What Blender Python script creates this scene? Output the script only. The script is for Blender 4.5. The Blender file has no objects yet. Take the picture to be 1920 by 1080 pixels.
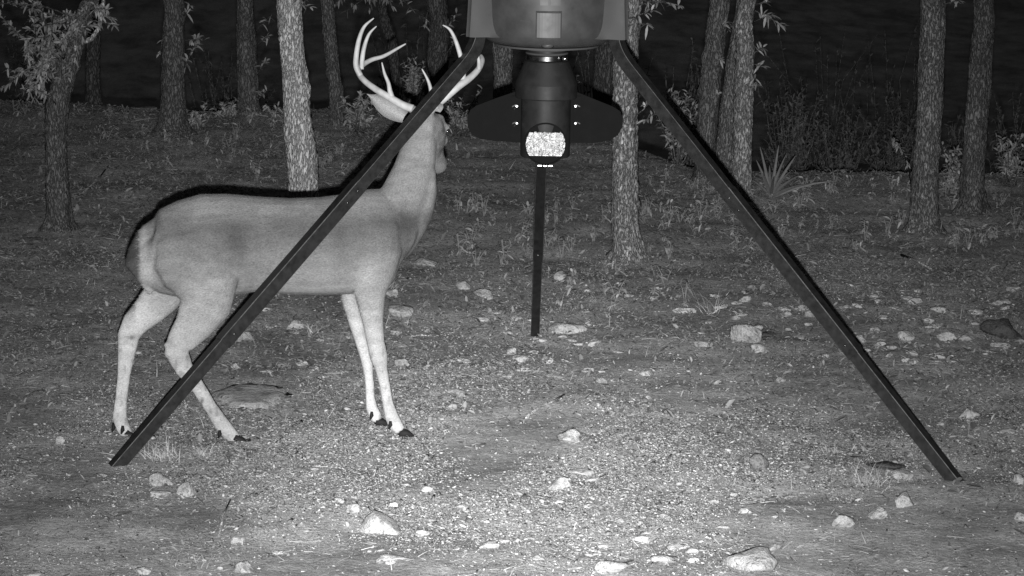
import bpy, bmesh, math, random
import numpy as np
from mathutils import Vector, Matrix

# ------------------------------------------------------------------ camera
scene = bpy.context.scene
FPX, CAM_H, PITCH, ROLL = 6000.0, 2.82, math.radians(10.41), math.radians(1.0)
F = Vector((0, math.cos(PITCH), -math.sin(PITCH)))
U = Vector((0, math.sin(PITCH), math.cos(PITCH)))
X = Vector((1, 0, 0))
RIGHT = X * math.cos(ROLL) + U * math.sin(ROLL)
UP = -X * math.sin(ROLL) + U * math.cos(ROLL)
EYE = Vector((0, 0, CAM_H))
cam_data = bpy.data.cameras.new('camera')
cam = bpy.data.objects.new('camera', cam_data)
scene.collection.objects.link(cam)
cam.matrix_world = Matrix(((RIGHT.x, UP.x, -F.x, 0), (RIGHT.y, UP.y, -F.y, 0),
                           (RIGHT.z, UP.z, -F.z, CAM_H), (0, 0, 0, 1)))
cam_data.sensor_width = 36
cam_data.lens = FPX / 1920 * 36
cam_data.clip_start, cam_data.clip_end = 0.1, 3000
scene.camera = cam

# ------------------------------------------------------------------ night sky and the wildlife camera's own lamps
world = bpy.data.worlds.new('World'); scene.world = world; world.use_nodes = True
bg = world.node_tree.nodes['Background']
bg.inputs[0].default_value = (1, 1, 1, 1); bg.inputs[1].default_value = 0.02

def night_lamp(name, watts, cone, blend, target):
    d = bpy.data.lights.new(name, 'SPOT'); d.energy = watts
    d.spot_size = math.radians(cone); d.spot_blend = blend; d.shadow_soft_size = 0.018
    o = bpy.data.objects.new(name, d); scene.collection.objects.link(o)
    o.location = (0.0, 0.02, CAM_H - 0.105)
    o.rotation_euler = (Vector(target) - o.location).to_track_quat('-Z', 'Y').to_euler()
    return o
night_lamp('infrared_flood_lamp', 13000, 30, 1.0, (0.05, 12.0, 0.2))
night_lamp('infrared_beam_lamp', 12500, 13, 1.0, (0.08, 10.15, 0.0))

vs = scene.view_settings
vs.view_transform = 'Standard'; vs.look = 'None'; vs.exposure = 0; vs.gamma = 1
scene.render.resolution_x, scene.render.resolution_y = 1024, 576

# ------------------------------------------------------------------ helpers
rnd = random.Random(7)
rng = np.random.default_rng(11)
COL = scene.collection

def ray(px, py):
    return RIGHT * ((px - 960) / FPX) - UP * ((py - 540) / FPX) + F
def at(px, py, Y):                      # the point at distance Y north of the camera
    r = ray(px, py); return EYE + r * (Y / r.y)
def spot(px, py):                       # a surveyed place on the level ground
    r = ray(px, py); return EYE + r * (-CAM_H / r.z)

def _hash(ix, iy, seed):
    n = (ix.astype(np.int64) * 374761393 + iy.astype(np.int64) * 668265263 + seed * 1442695041) & 0x7fffffff
    n = ((n ^ (n >> 13)) * 1274126177) & 0x7fffffff
    n = (n ^ (n >> 16)) & 0x7fffffff
    return n / 0x7fffffff
def vnoise(x, y, seed=0):
    x = np.asarray(x, float); y = np.asarray(y, float)
    ix, iy = np.floor(x), np.floor(y); fx, fy = x - ix, y - iy
    fx = fx * fx * (3 - 2 * fx); fy = fy * fy * (3 - 2 * fy)
    a, b = _hash(ix, iy, seed), _hash(ix + 1, iy, seed)
    c, d = _hash(ix, iy + 1, seed), _hash(ix + 1, iy + 1, seed)
    return (a + (b - a) * fx) * (1 - fy) + (c + (d - c) * fx) * fy - 0.5
def fbm(x, y, seed=0, o=3):
    s = 0; a = 1
    for k in range(o):
        s = s + a * vnoise(np.asarray(x) * 2 ** k + 17.3 * k, np.asarray(y) * 2 ** k, seed + k); a *= 0.5
    return s

def crest(x):
    t = np.clip((np.asarray(x, float) + 0.2) / 1.6, 0, 1); t = t * t * (3 - 2 * t)
    return 21.6 * (1 - t) + 19.2 * t + 0.5 * vnoise(np.asarray(x) * 0.9, np.asarray(x) * 0, 5)
def height(x, y):
    x = np.asarray(x, float); y = np.asarray(y, float)
    n = 0.03 * fbm(x * 0.8, y * 0.8, 3) + 0.020 * fbm(x * 3.2, y * 3.2, 9) + 0.007 * vnoise(x * 14, y * 14, 15)
    over = np.clip(y - crest(x), 0, None)
    drop = -np.minimum(0.27 * over * np.clip(over / 3.5, 0, 1), 5.5)
    rise = np.clip((y - 42) / 50, 0, 1); rise = rise * rise * (3 - 2 * rise) * 6.5
    big = np.clip((y - 24) / 20, 0, 1) * 1.0 * fbm(x * 0.12, y * 0.12, 31)
    return n + drop + rise + big
def hz(x, y): return float(height(np.array([x]), np.array([y]))[0])

def put(name, me, parent=None):
    o = bpy.data.objects.new(name, me); COL.objects.link(o)
    if parent: o.parent = parent
    return o
def tag(o, label=None, cat=None, group=None, kind=None):
    if label: o['label'] = label
    if cat: o['category'] = cat
    if group: o['group'] = group
    if kind: o['kind'] = kind
    return o
def thing(name, label, cat, loc=(0, 0, 0), group=None):
    o = bpy.data.objects.new(name, None); COL.objects.link(o); o.location = loc
    o.empty_display_size = 0.1
    return tag(o, label, cat, group)

class MB:
    """collects verts and faces in WORLD coordinates (or local ones) and links them as one mesh"""
    def __init__(s): s.v = []; s.f = []; s.tone = []
    def add(s, vs_, fs, tone=None):
        k = len(s.v); s.v += [tuple(p) for p in vs_]; s.f += [tuple(i + k for i in f) for f in fs]
        s.tone += [1.0 if tone is None else tone] * len(vs_)
    def box(s, c, ax, ay, az):
        c = Vector(c); P = [c + ax * i + ay * j + az * k for k in (-1, 1) for j in (-1, 1) for i in (-1, 1)]
        s.add(P, [(0, 2, 3, 1), (4, 5, 7, 6), (0, 1, 5, 4), (2, 6, 7, 3), (0, 4, 6, 2), (1, 3, 7, 5)])
    def tube(s, pts, radii, n=10, cap=True, flat=None, ref=None, phase=0.0, tone=None, prof=None):
        """pts: Vectors; radii: r or (ra, rb); ref: direction of the ra axis"""
        pts = [Vector(p) for p in pts]; V = []; Fs = []
        m = len(pts); n = len(prof) if prof else n
        side = None
        for i in range(m):
            t = (pts[min(i + 1, m - 1)] - pts[max(i - 1, 0)]).normalized()
            rr = ref if ref is not None else (side if side is not None else (Vector((0, 0, 1)) if abs(t.z) < 0.9 else Vector((1, 0, 0))))
            a = (rr - t * rr.dot(t)).normalized(); b = t.cross(a).normalized(); side = a
            r = radii[i] if not isinstance(radii, (int, float)) else radii
            ra, rb = r if isinstance(r, (tuple, list)) else (r, r)
            if prof:
                V += [pts[i] + a * (ra * u) + b * (rb * w) for u, w in prof]; continue
            for k in range(n):
                th = 2 * math.pi * k / n + phase
                V.append(pts[i] + a * (ra * math.cos(th)) + b * (rb * math.sin(th)))
        for i in range(m - 1):
            for k in range(n):
                k2 = (k + 1) % n
                Fs.append((i * n + k, i * n + k2, (i + 1) * n + k2, (i + 1) * n + k))
        if cap:
            Fs.append(tuple(reversed(range(n)))); Fs.append(tuple(range((m - 1) * n, m * n)))
        s.add(V, Fs, tone)
    def lathe(s, c, prof, n=40, cap_ends=True):
        """prof: list of (r, z) from the bottom to the top round the vertical through c"""
        c = Vector(c); V = []; Fs = []
        for r, z in prof:
            for k in range(n):
                th = 2 * math.pi * k / n
                V.append(c + Vector((r * math.cos(th), r * math.sin(th), z)))
        for i in range(len(prof) - 1):
            for k in range(n):
                k2 = (k + 1) % n
                Fs.append((i * n + k, i * n + k2, (i + 1) * n + k2, (i + 1) * n + k))
        if cap_ends:
            Fs.append(tuple(reversed(range(n)))); Fs.append(tuple(range((len(prof) - 1) * n, len(prof) * n)))
        s.add(V, Fs)
    def build(s, name, material, parent=None, origin=None, smooth=True, tone=False, auto=None):
        o0 = Vector(origin) if origin is not None else Vector((0, 0, 0))
        me = bpy.data.meshes.new(name)
        me.from_pydata([tuple(Vector(p) - o0) for p in s.v], [], s.f)
        me.materials.append(material)
        if smooth: me.polygons.foreach_set('use_smooth', [True] * len(me.polygons))
        if tone:
            a = me.attributes.new('tone', 'FLOAT', 'POINT'); a.data.foreach_set('value', s.tone)
        me.update()
        if auto is not None:
            bm = bmesh.new(); bm.from_mesh(me)
            for e in bm.edges:
                if len(e.link_faces) == 2 and e.calc_face_angle(0) > math.radians(auto): e.smooth = False
            bm.to_mesh(me); bm.free()
        ob = put(name, me, parent)
        if parent is None: ob.location = o0
        return ob

def np_mesh(name, V, Fq, material, tone=None, smooth=False):
    """one mesh from numpy arrays: V (n,3), Fq (m,k)"""
    me = bpy.data.meshes.new(name); k = Fq.shape[1]
    me.vertices.add(len(V)); me.vertices.foreach_set('co', V.astype(np.float32).ravel())
    me.loops.add(Fq.size); me.loops.foreach_set('vertex_index', Fq.astype(np.int32).ravel())
    me.polygons.add(len(Fq))
    me.polygons.foreach_set('loop_start', np.arange(0, Fq.size, k, dtype=np.int32))
    if smooth: me.polygons.foreach_set('use_smooth', np.ones(len(Fq), dtype=bool))
    if tone is not None:
        a = me.attributes.new('tone', 'FLOAT', 'POINT'); a.data.foreach_set('value', tone.astype(np.float32))
    me.materials.append(material); me.update(calc_edges=True); me.validate()
    return me

# ------------------------------------------------------------------ materials (the night camera sees no colour)
class NT:
    def __init__(s, name):
        s.m = bpy.data.materials.new(name); s.m.use_nodes = True; s.t = s.m.node_tree
        s.b = s.t.nodes['Principled BSDF']
    def n(s, kind, **kw):
        nd = s.t.nodes.new(kind)
        for k, v in kw.items():
            if k.startswith('i_'):
                key = k[2:]; nd.inputs[int(key) if key.isdigit() else key].default_value = v
            else: setattr(nd, k, v)
        return nd
    def l(s, a, b): s.t.links.new(a, b)
    def coords(s, scale=(1, 1, 1), kind='Object'):
        c = s.n('ShaderNodeTexCoord'); mp = s.n('ShaderNodeMapping'); mp.inputs['Scale'].default_value = scale
        s.l(c.outputs[kind], mp.inputs[0])
        oi = s.n('ShaderNodeObjectInfo'); sc = s.n('ShaderNodeVectorMath', operation='MULTIPLY_ADD'); sc.inputs[1].default_value = (3.7, 2.3, 5.1)
        s.l(oi.outputs['Location'], sc.inputs[0]); s.l(mp.outputs[0], sc.inputs[2]); return sc.outputs[0]
    def noise(s, vec, scale, detail=4, rough=0.6):
        nd = s.n('ShaderNodeTexNoise'); nd.inputs['Scale'].default_value = scale
        nd.inputs['Detail'].default_value = detail; nd.inputs['Roughness'].default_value = rough
        s.l(vec, nd.inputs['Vector']); return nd.outputs[0]
    def ramp(s, val, stops):
        r = s.n('ShaderNodeValToRGB'); e = r.color_ramp.elements
        while len(e) < len(stops): e.new(0.5)
        for q, (p, g) in zip(e, stops): q.position = p; q.color = (g, g, g, 1)
        s.l(val, r.inputs[0]); return r.outputs[0]
    def mul(s, a, b):
        m = s.n('ShaderNodeMath', operation='MULTIPLY')
        for q, v in ((0, a), (1, b)):
            if isinstance(v, (int, float)): m.inputs[q].default_value = v
            else: s.l(v, m.inputs[q])
        return m.outputs[0]
    def attr(s, name): return s.n('ShaderNodeAttribute', attribute_name=name).outputs['Fac']
    def bump(s, val, strength, dist=0.01, normal=None):
        b = s.n('ShaderNodeBump'); b.inputs['Strength'].default_value = strength; b.inputs['Distance'].default_value = dist
        s.l(val, b.inputs['Height'])
        if normal is not None: s.l(normal, b.inputs['Normal'])
        return b.outputs[0]
    def done(s, color=None, normal=None, rough=0.85, spec=0.2, metal=0.0):
        if isinstance(color, (int, float)): s.b.inputs['Base Color'].default_value = (color, color, color, 1)
        elif color is not None: s.l(color, s.b.inputs['Base Color'])
        if normal is not None: s.l(normal, s.b.inputs['Normal'])
        if isinstance(rough, (int, float)): s.b.inputs['Roughness'].default_value = rough
        else: s.l(rough, s.b.inputs['Roughness'])
        s.b.inputs['Specular IOR Level'].default_value = spec; s.b.inputs['Metallic'].default_value = metal
        return s.m

def m_soil():
    t = NT('soil'); v = t.coords()
    a = t.noise(v, 1.7, 6, 0.62); b = t.noise(v, 45, 4, 0.7); c = t.noise(v, 170, 3, 0.7)
    r1 = t.ramp(a, [(0.36, 0.22), (0.5, 0.34), (0.64, 0.46)]); r2 = t.ramp(b, [(0.25, 0.55), (0.55, 1.0), (0.8, 1.3)])
    r3 = t.ramp(c, [(0.3, 0.65), (0.7, 1.25)])
    n1 = t.bump(b, 0.8, 0.02); n2 = t.bump(c, 0.8, 0.006, n1)
    return t.done(t.mul(t.mul(r1, r2), r3), n2, 0.95, 0.1)
def m_tone(name, base, lo=0.8, hi=1.15, scale=60, rough=0.85, spec=0.2):
    t = NT(name); v = t.coords(); a = t.noise(v, scale, 3, 0.6)
    return t.done(t.mul(t.mul(t.attr('tone'), base), t.ramp(a, [(0.3, lo), (0.7, hi)])), t.bump(a, 0.4, 0.004), rough, spec)
def m_rock(name, lo, hi):
    t = NT(name); v = t.coords(); a = t.noise(v, 14, 6, 0.65); b = t.noise(v, 70, 5, 0.7); c = t.noise(v, 5, 2, 0.5)
    col = t.mul(t.ramp(a, [(0.34, lo * .6), (0.48, hi * .92), (0.7, hi * 1.15)]), t.ramp(b, [(0.33, 0.4), (0.46, 0.95), (0.68, 1.15)]))
    n = t.bump(a, 0.8, 0.04); n = t.bump(b, 0.8, 0.015, n)
    return t.done(col, n, 0.9, 0.15)
def m_bark(name, lo, hi, spots=0.0, size=1.0):
    t = NT(name); v = t.coords((1, 1, 0.30)); w = t.noise(t.coords(), 9, 3, 0.6)
    f1 = t.noise(v, 62 / size, 2, 0.5); f2 = t.noise(v, 130 / size, 3, 0.6); fine = t.noise(t.coords((1, 1, 0.7)), 190, 4, 0.7)
    def ridge(x):
        a = t.n('ShaderNodeMath', operation='SUBTRACT'); t.l(x, a.inputs[0]); a.inputs[1].default_value = 0.5
        b = t.n('ShaderNodeMath', operation='ABSOLUTE'); t.l(a.outputs[0], b.inputs[0]); return b.outputs[0]
    r1, r2 = ridge(f1), ridge(f2)
    e1 = t.ramp(r1, [(0.0, 0.30), (0.05, 0.75), (0.13, 1.12)]); e2 = t.ramp(r2, [(0.0, 0.6), (0.07, 1.0)])
    col = t.mul(t.mul(t.mul(e1, e2), t.ramp(w, [(0.3, lo), (0.7, hi)])), t.ramp(fine, [(0.3, 0.65), (0.7, 1.25)]))
    if spots:
        sv = t.coords((1, 1, 0.8)); sp = t.noise(sv, 46, 3, 0.55)
        ad = t.n('ShaderNodeMath', operation='ADD'); t.l(col, ad.inputs[0])
        t.l(t.ramp(sp, [(0.58, 0.0), (0.68, spots)]), ad.inputs[1]); col = ad.outputs[0]
    n = t.bump(t.ramp(r1, [(0.0, 0.0), (0.12, 1.0)]), 0.8, 0.012); n = t.bump(fine, 0.5, 0.005, n)
    return t.done(col, n, 0.92, 0.1)
def m_plain(name, g, rough, spec=0.5, lo=0.85, hi=1.15, scale=30, metal=0.0, bump=0.05):
    t = NT(name); v = t.coords(); a = t.noise(v, scale, 4, 0.6)
    return t.done(t.ramp(a, [(0.3, g * lo), (0.7, g * hi)]), t.bump(a, bump, 0.003),
                  t.ramp(a, [(0.3, rough * 0.85), (0.7, min(1, rough * 1.15))]), spec, metal)
def m_fur():
    t = NT('fur'); v = t.coords(); a = t.noise(t.coords((0.5, 1, 1)), 240, 3, 0.7); b = t.noise(v, 22, 3, 0.6)
    col = t.mul(t.attr('tone'), t.mul(t.ramp(a, [(0.3, 0.7), (0.7, 1.25)]), t.ramp(b, [(0.3, 0.93), (0.7, 1.05)])))
    m = t.done(col, t.bump(a, 0.6, 0.006), 0.9, 0.1)
    t.b.inputs['Sheen Weight'].default_value = 0.0
    return m
M = dict(
    soil=m_soil(), litter=m_tone('litter', 0.25, spec=0.1), gravel=m_tone('gravel', 0.36, rough=0.9, spec=0.1),
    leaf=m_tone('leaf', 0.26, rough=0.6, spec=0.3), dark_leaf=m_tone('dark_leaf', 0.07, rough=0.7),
    straw=m_tone('straw', 0.36, rough=0.8),
    limestone=m_rock('limestone', 0.25, 0.36), mud_stone=m_rock('mud_stone', 0.30, 0.38), grey_stone=m_rock('grey_stone', 0.10, 0.15), dark_stone=m_rock('dark_stone', 0.04, 0.065),
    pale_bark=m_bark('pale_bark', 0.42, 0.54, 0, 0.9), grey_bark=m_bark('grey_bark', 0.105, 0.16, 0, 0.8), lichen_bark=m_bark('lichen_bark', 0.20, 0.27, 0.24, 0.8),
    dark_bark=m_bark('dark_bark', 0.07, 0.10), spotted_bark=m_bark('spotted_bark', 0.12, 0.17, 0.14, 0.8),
    black_steel=m_plain('black_steel', 0.0105, 0.5, 0.3, 0.65, 1.5, 38), worn_steel=m_plain('worn_steel', 0.06, 0.45, 0.4, 0.5, 1.4, 50), dull_metal=m_plain('dull_metal', 0.16, 0.3, 0.5, 0.8, 1.2, 40, 1.0), hopper=m_plain('hopper_plastic', 0.038, 0.48, 0.4, 0.8, 1.2, 16),
    sleeve=m_plain('sleeve_plastic', 0.048, 0.7, 0.2, 0.9, 1.1, 12), black_plastic=m_plain('black_plastic', 0.013, 0.55, 0.22, 0.8, 1.2, 25),
    fin=m_plain('fin_plastic', 0.006, 0.75, 0.04, 0.7, 1.3, 22), chrome=m_plain('zinc', 0.7, 0.25, 0.5, 0.9, 1.1, 40, 1.0), corn=m_tone('corn', 0.62, rough=0.5, spec=0.3),
    fur=m_fur(), antler=m_plain('antler', 0.36, 0.55, 0.3, 0.72, 1.12, 26, bump=0.3), hoof=m_plain('hoof', 0.012, 0.7, 0.1), eye=m_plain('eye', 0.02, 0.08, 0.6),
)

# ------------------------------------------------------------------ ground
def axis(dense, growth_lo, growth_hi):
    a = list(dense)
    st = dense[-1] - dense[-2]
    while a[-1] < growth_hi: st *= 1.22; a.append(a[-1] + st)
    st = dense[1] - dense[0]
    while a[0] > growth_lo: st *= 1.22; a.insert(0, a[0] - st)
    return np.array(a)
gx = axis(np.arange(-3.6, 3.6, 0.035), -900, 900)
gy = axis(np.concatenate([np.arange(9.2, 14.5, 0.03), np.arange(14.5, 24.0, 0.05)]), -400, 1400)
GX, GY = np.meshgrid(gx, gy)
GZ = height(GX, GY)
V = np.stack([GX.ravel(), GY.ravel(), GZ.ravel()], 1)
i = np.arange(len(gy) - 1)[:, None] * len(gx) + np.arange(len(gx) - 1)[None, :]
i = i.ravel()
ground = put('ground', np_mesh('ground', V, np.stack([i, i + 1, i + 1 + len(gx), i + len(gx)], 1), M['soil'], smooth=True))
tag(ground, 'bare stony soil of the clearing', kind='structure')

def scatter_xy(n, y0, y1, dens, margin=1.12):
    """n places inside the wedge of ground before the camera, kept with probability dens(x, y)"""
    out = []; tot = 0
    while tot < n:
        y = np.sqrt(rng.uniform(y0 ** 2, y1 ** 2, n)); x = rng.uniform(-1, 1, n) * 0.16 * margin * y - 0.0
        k = rng.uniform(0, 1, n) < dens(x, y); out.append(np.stack([x[k], y[k]], 1)); tot += k.sum()
    return np.concatenate(out)[:n]
def rot_mats(yaw, tilt, roll):
    cz, sz, cx, sx, cy, sy = np.cos(yaw), np.sin(yaw), np.cos(tilt), np.sin(tilt), np.cos(roll), np.sin(roll)
    o, z = np.ones_like(yaw), np.zeros_like(yaw)
    Rz = np.stack([cz, -sz, z, sz, cz, z, z, z, o], 1).reshape(-1, 3, 3)
    Rx = np.stack([o, z, z, z, cx, -sx, z, sx, cx], 1).reshape(-1, 3, 3)
    Ry = np.stack([cy, z, sy, z, o, z, -sy, z, cy], 1).reshape(-1, 3, 3)
    return Rz @ Rx @ Ry
def instance(tmpl, faces, P, R, S, tone):
    n, k = len(P), len(tmpl)
    V = np.einsum('nij,nkj->nki', R, tmpl[None] * S[:, None, :]) + P[:, None, :]
    Fq = (faces[None] + (np.arange(n) * k)[:, None, None]).reshape(-1, faces.shape[1])
    return V.reshape(-1, 3), Fq, np.repeat(tone, k)

# feed grains, gravel and crumbs round the feeder
def d_gravel(x, y):
    e = ((x + 0.05) / 1.6) ** 2 + ((y - 11.5) / 1.3) ** 2
    patch = np.clip(0.5 + 2.3 * fbm(x * 1.9, y * 1.2, 77), 0.03, 1.5)
    return np.clip(1.5 * np.exp(-e * 1.0) * patch * np.clip((y - 10.0) / 0.9, 0.25, 1) + 0.10 * patch + 0.02, 0, 1)
XY = scatter_xy(125000, 9.6, 16.5, d_gravel)
n = len(XY); P = np.column_stack([XY, height(XY[:, 0], XY[:, 1])])
octa = np.array([(1, 0, 0), (0.1, 1, 0.1), (-1, 0.1, 0), (0, -1, -0.1), (0.2, 0.1, 0.9), (0, 0, -0.8), (0.7, 0.7, 0.5), (-0.6, -0.6, 0.5)])
of = np.array([(0, 6, 4), (6, 1, 4), (1, 2, 4), (2, 7, 4), (7, 3, 4), (3, 0, 4), (1, 6, 0), (3, 7, 2), (1, 0, 5), (2, 1, 5), (3, 2, 5), (0, 3, 5)])
s = 0.0027 * np.exp(rng.normal(0, 0.42, n)); S = np.column_stack([s * rng.uniform(0.9, 2.4, n), s * rng.uniform(.6, 1.1, n), s * rng.uniform(0.35, 0.9, n)])
P[:, 2] += S[:, 2] * 0.5
tone = np.clip(np.exp(rng.normal(-0.85, 0.55, n)), 0.06, 0.95)
R = rot_mats(rng.uniform(0, 6.28, n), rng.normal(0, 0.35, n), rng.normal(0, 0.35, n))
o = put('gravel', np_mesh('gravel', *instance(octa, of, P, R, S, tone)[:2], M['gravel'], np.repeat(tone, len(octa))))
tag(o, 'fine gravel, spilled feed and crumbs scattered over the ground under the feeder', 'gravel', kind='stuff')

# dead leaves
leaf6 = np.array([(-1, 0, 0), (-0.35, 0.42, 0.16), (0.45, 0.36, 0.14), (1, 0, 0.05), (0.45, -0.36, 0.14), (-0.35, -0.42, 0.16)])
lf = np.array([(0, 5, 4, 3), (0, 3, 2, 1)])
def d_leaf(x, y):
    e = ((x + 0.1) / 1.5) ** 2 + ((y - 11.2) / 1.3) ** 2
    return np.clip((1 - 0.93 * np.exp(-e * .8)) * np.clip((y - 9.4) / 5.0, 0.10, 1) * (0.55 + 1.2 * (fbm(x * 1.4, y * 1.4, 51) + 0.35)), 0.02, 1) * (y < crest(x) + 0.6)
XY = scatter_xy(76000, 9.6, 23.5, d_leaf, 1.2)
n = len(XY); P = np.column_stack([XY, height(XY[:, 0], XY[:, 1]) + rng.uniform(0.002, 0.016, n)])
s = 0.0115 * np.exp(rng.normal(0, 0.36, n)); S = np.column_stack([s, s * rng.uniform(0.35, 0.9, n), s * rng.uniform(0.5, 2, n)])
tone = np.where(rng.uniform(0, 1, n) < 0.7, rng.uniform(0.25, 0.6, n), rng.uniform(0.5, 0.95, n))
R = rot_mats(rng.uniform(0, 6.28, n), rng.normal(0, 0.3, n), rng.normal(0, 0.45, n))
o = put('leaf_litter', np_mesh('leaf_litter', *instance(leaf6, lf, P, R, S, tone)[:2], M['litter'], np.repeat(tone, 6)))
tag(o, 'dead oak leaves littering the woodland floor', 'leaf litter', kind='stuff')

# straws, stalks and short dry grass
blade = np.array([(0, -1, 0), (0, 1, 0), (0.5, 0.7, 0.12), (0.5, -0.7, 0.12), (1, 0.1, 0.1), (1, -0.1, 0.1)])
bf = np.array([(0, 1, 2, 3), (3, 2, 4, 5)])
def d_straw(x, y):
    return np.clip(0.35 + 1.2 * fbm(x * 1.1 + 9, y * 0.9, 61) + 0.35 * (x < -0.6), 0.05, 1) * (y < crest(x) + 0.5)
XY = scatter_xy(26000, 9.6, 22.5, d_straw, 1.2)
n = len(XY); P = np.column_stack([XY, height(XY[:, 0], XY[:, 1]) + rng.uniform(0.0, 0.012, n)])
L = 0.036 * np.exp(rng.normal(0, 0.45, n)); S = np.column_stack([L, rng.uniform(0.0007, 0.0016, n), L])
tone = rng.uniform(0.2, 0.95, n)
up = rng.uniform(0, 1, n) < 0.05
R = rot_mats(rng.uniform(0, 6.28, n), rng.normal(0, 0.6, n), np.where(up, -rng.uniform(0.5, 1.4, n), rng.normal(-0.05, 0.12, n)))
o = put('dry_grass', np_mesh('dry_grass', *instance(blade, bf, P, R, S, tone)[:2], M['straw'], np.repeat(tone, 6)))
tag(o, 'thin dry grass and straw strewn across the clearing', 'dry grass', kind='stuff')

# ------------------------------------------------------------------ rocks
def rock_mesh(seed, w, d, h, angular=0.5, wedge=0.0, flat=0.0):
    r = random.Random(seed); bm = bmesh.new(); bmesh.ops.create_icosphere(bm, subdivisions=3, radius=1.0)
    planes = []
    for k in range(int(9 + 9 * angular)):
        nrm = Vector((r.gauss(0, 1), r.gauss(0, 1), r.gauss(0, 0.8))).normalized(); planes.append((nrm, r.uniform(0.4, 0.8)))
    ox = r.uniform(0, 99)
    for v in bm.verts:
        p = v.co.copy()
        for nrm, dd in planes:
            q = p.dot(nrm)
            if q > dd: p -= nrm * (q - dd) * 0.97
        k = 1 + 0.26 * (float(vnoise(p.x * 1.7 + ox, p.y * 1.7 + p.z * 2.1, seed)) ) + 0.12 * float(vnoise(p.x * 5 + ox, p.y * 5 + p.z * 6, seed + 1))
        v.co = p * k
    xs = [v.co.x for v in bm.verts]; ys = [v.co.y for v in bm.verts]; zs = [v.co.z for v in bm.verts]
    for v in bm.verts:
        v.co.x = ((v.co.x - min(xs)) / (max(xs) - min(xs)) - 0.5) * w
        v.co.y = ((v.co.y - min(ys)) / (max(ys) - min(ys)) - 0.5) * d
        v.co.z = (v.co.z - min(zs)) / (max(zs) - min(zs))
        if flat: v.co.z = min(v.co.z, 1 - flat) / (1 - flat) + 0.06 * float(vnoise(v.co.x * 40, v.co.y * 40, seed))
        v.co.z *= h * (1 - wedge * (v.co.x / w + 0.5))
    for f_ in bm.faces: f_.smooth = True
    for e_ in bm.edges:
        if e_.calc_face_angle(0) > 0.42: e_.smooth = False
    me = bpy.data.meshes.new('rock'); bm.to_mesh(me); bm.free()
    return me
LOOSE = 'loose pale stones lying on the clearing floor'
def rock(px, py, w, h, label, group=None, mat='limestone', ang=0.5, depth=0.75, tilt=0.0, sink=0.22, wedge=0.0, flat=0.0):
    """px, py: middle of the stone's foot; w, h in pixels of the survey photograph"""
    g = spot(px, py); sc = (g - EYE).length / FPX
    W, H = w * sc, h * sc
    D_ = W * depth
    # seen from about eleven degrees above, part of the height in the picture is the top face
    Hr = max((H - D_ * 0.19) / 0.97, H * 0.45) * 0.9
    me = rock_mesh(int(px * 7 + py * 3), W, D_, Hr * (1 + sink), ang, wedge, flat); me.materials.append(M[mat])
    o = put('rock', me); y = g.y + D_ * 0.42
    o.location = (g.x, y, hz(g.x, y) - Hr * sink)
    o.rotation_euler = (0, tilt, rnd.uniform(-0.25, 0.25))
    tag(o, label, 'rock', group)
    return o
A = 'limestone'
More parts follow.
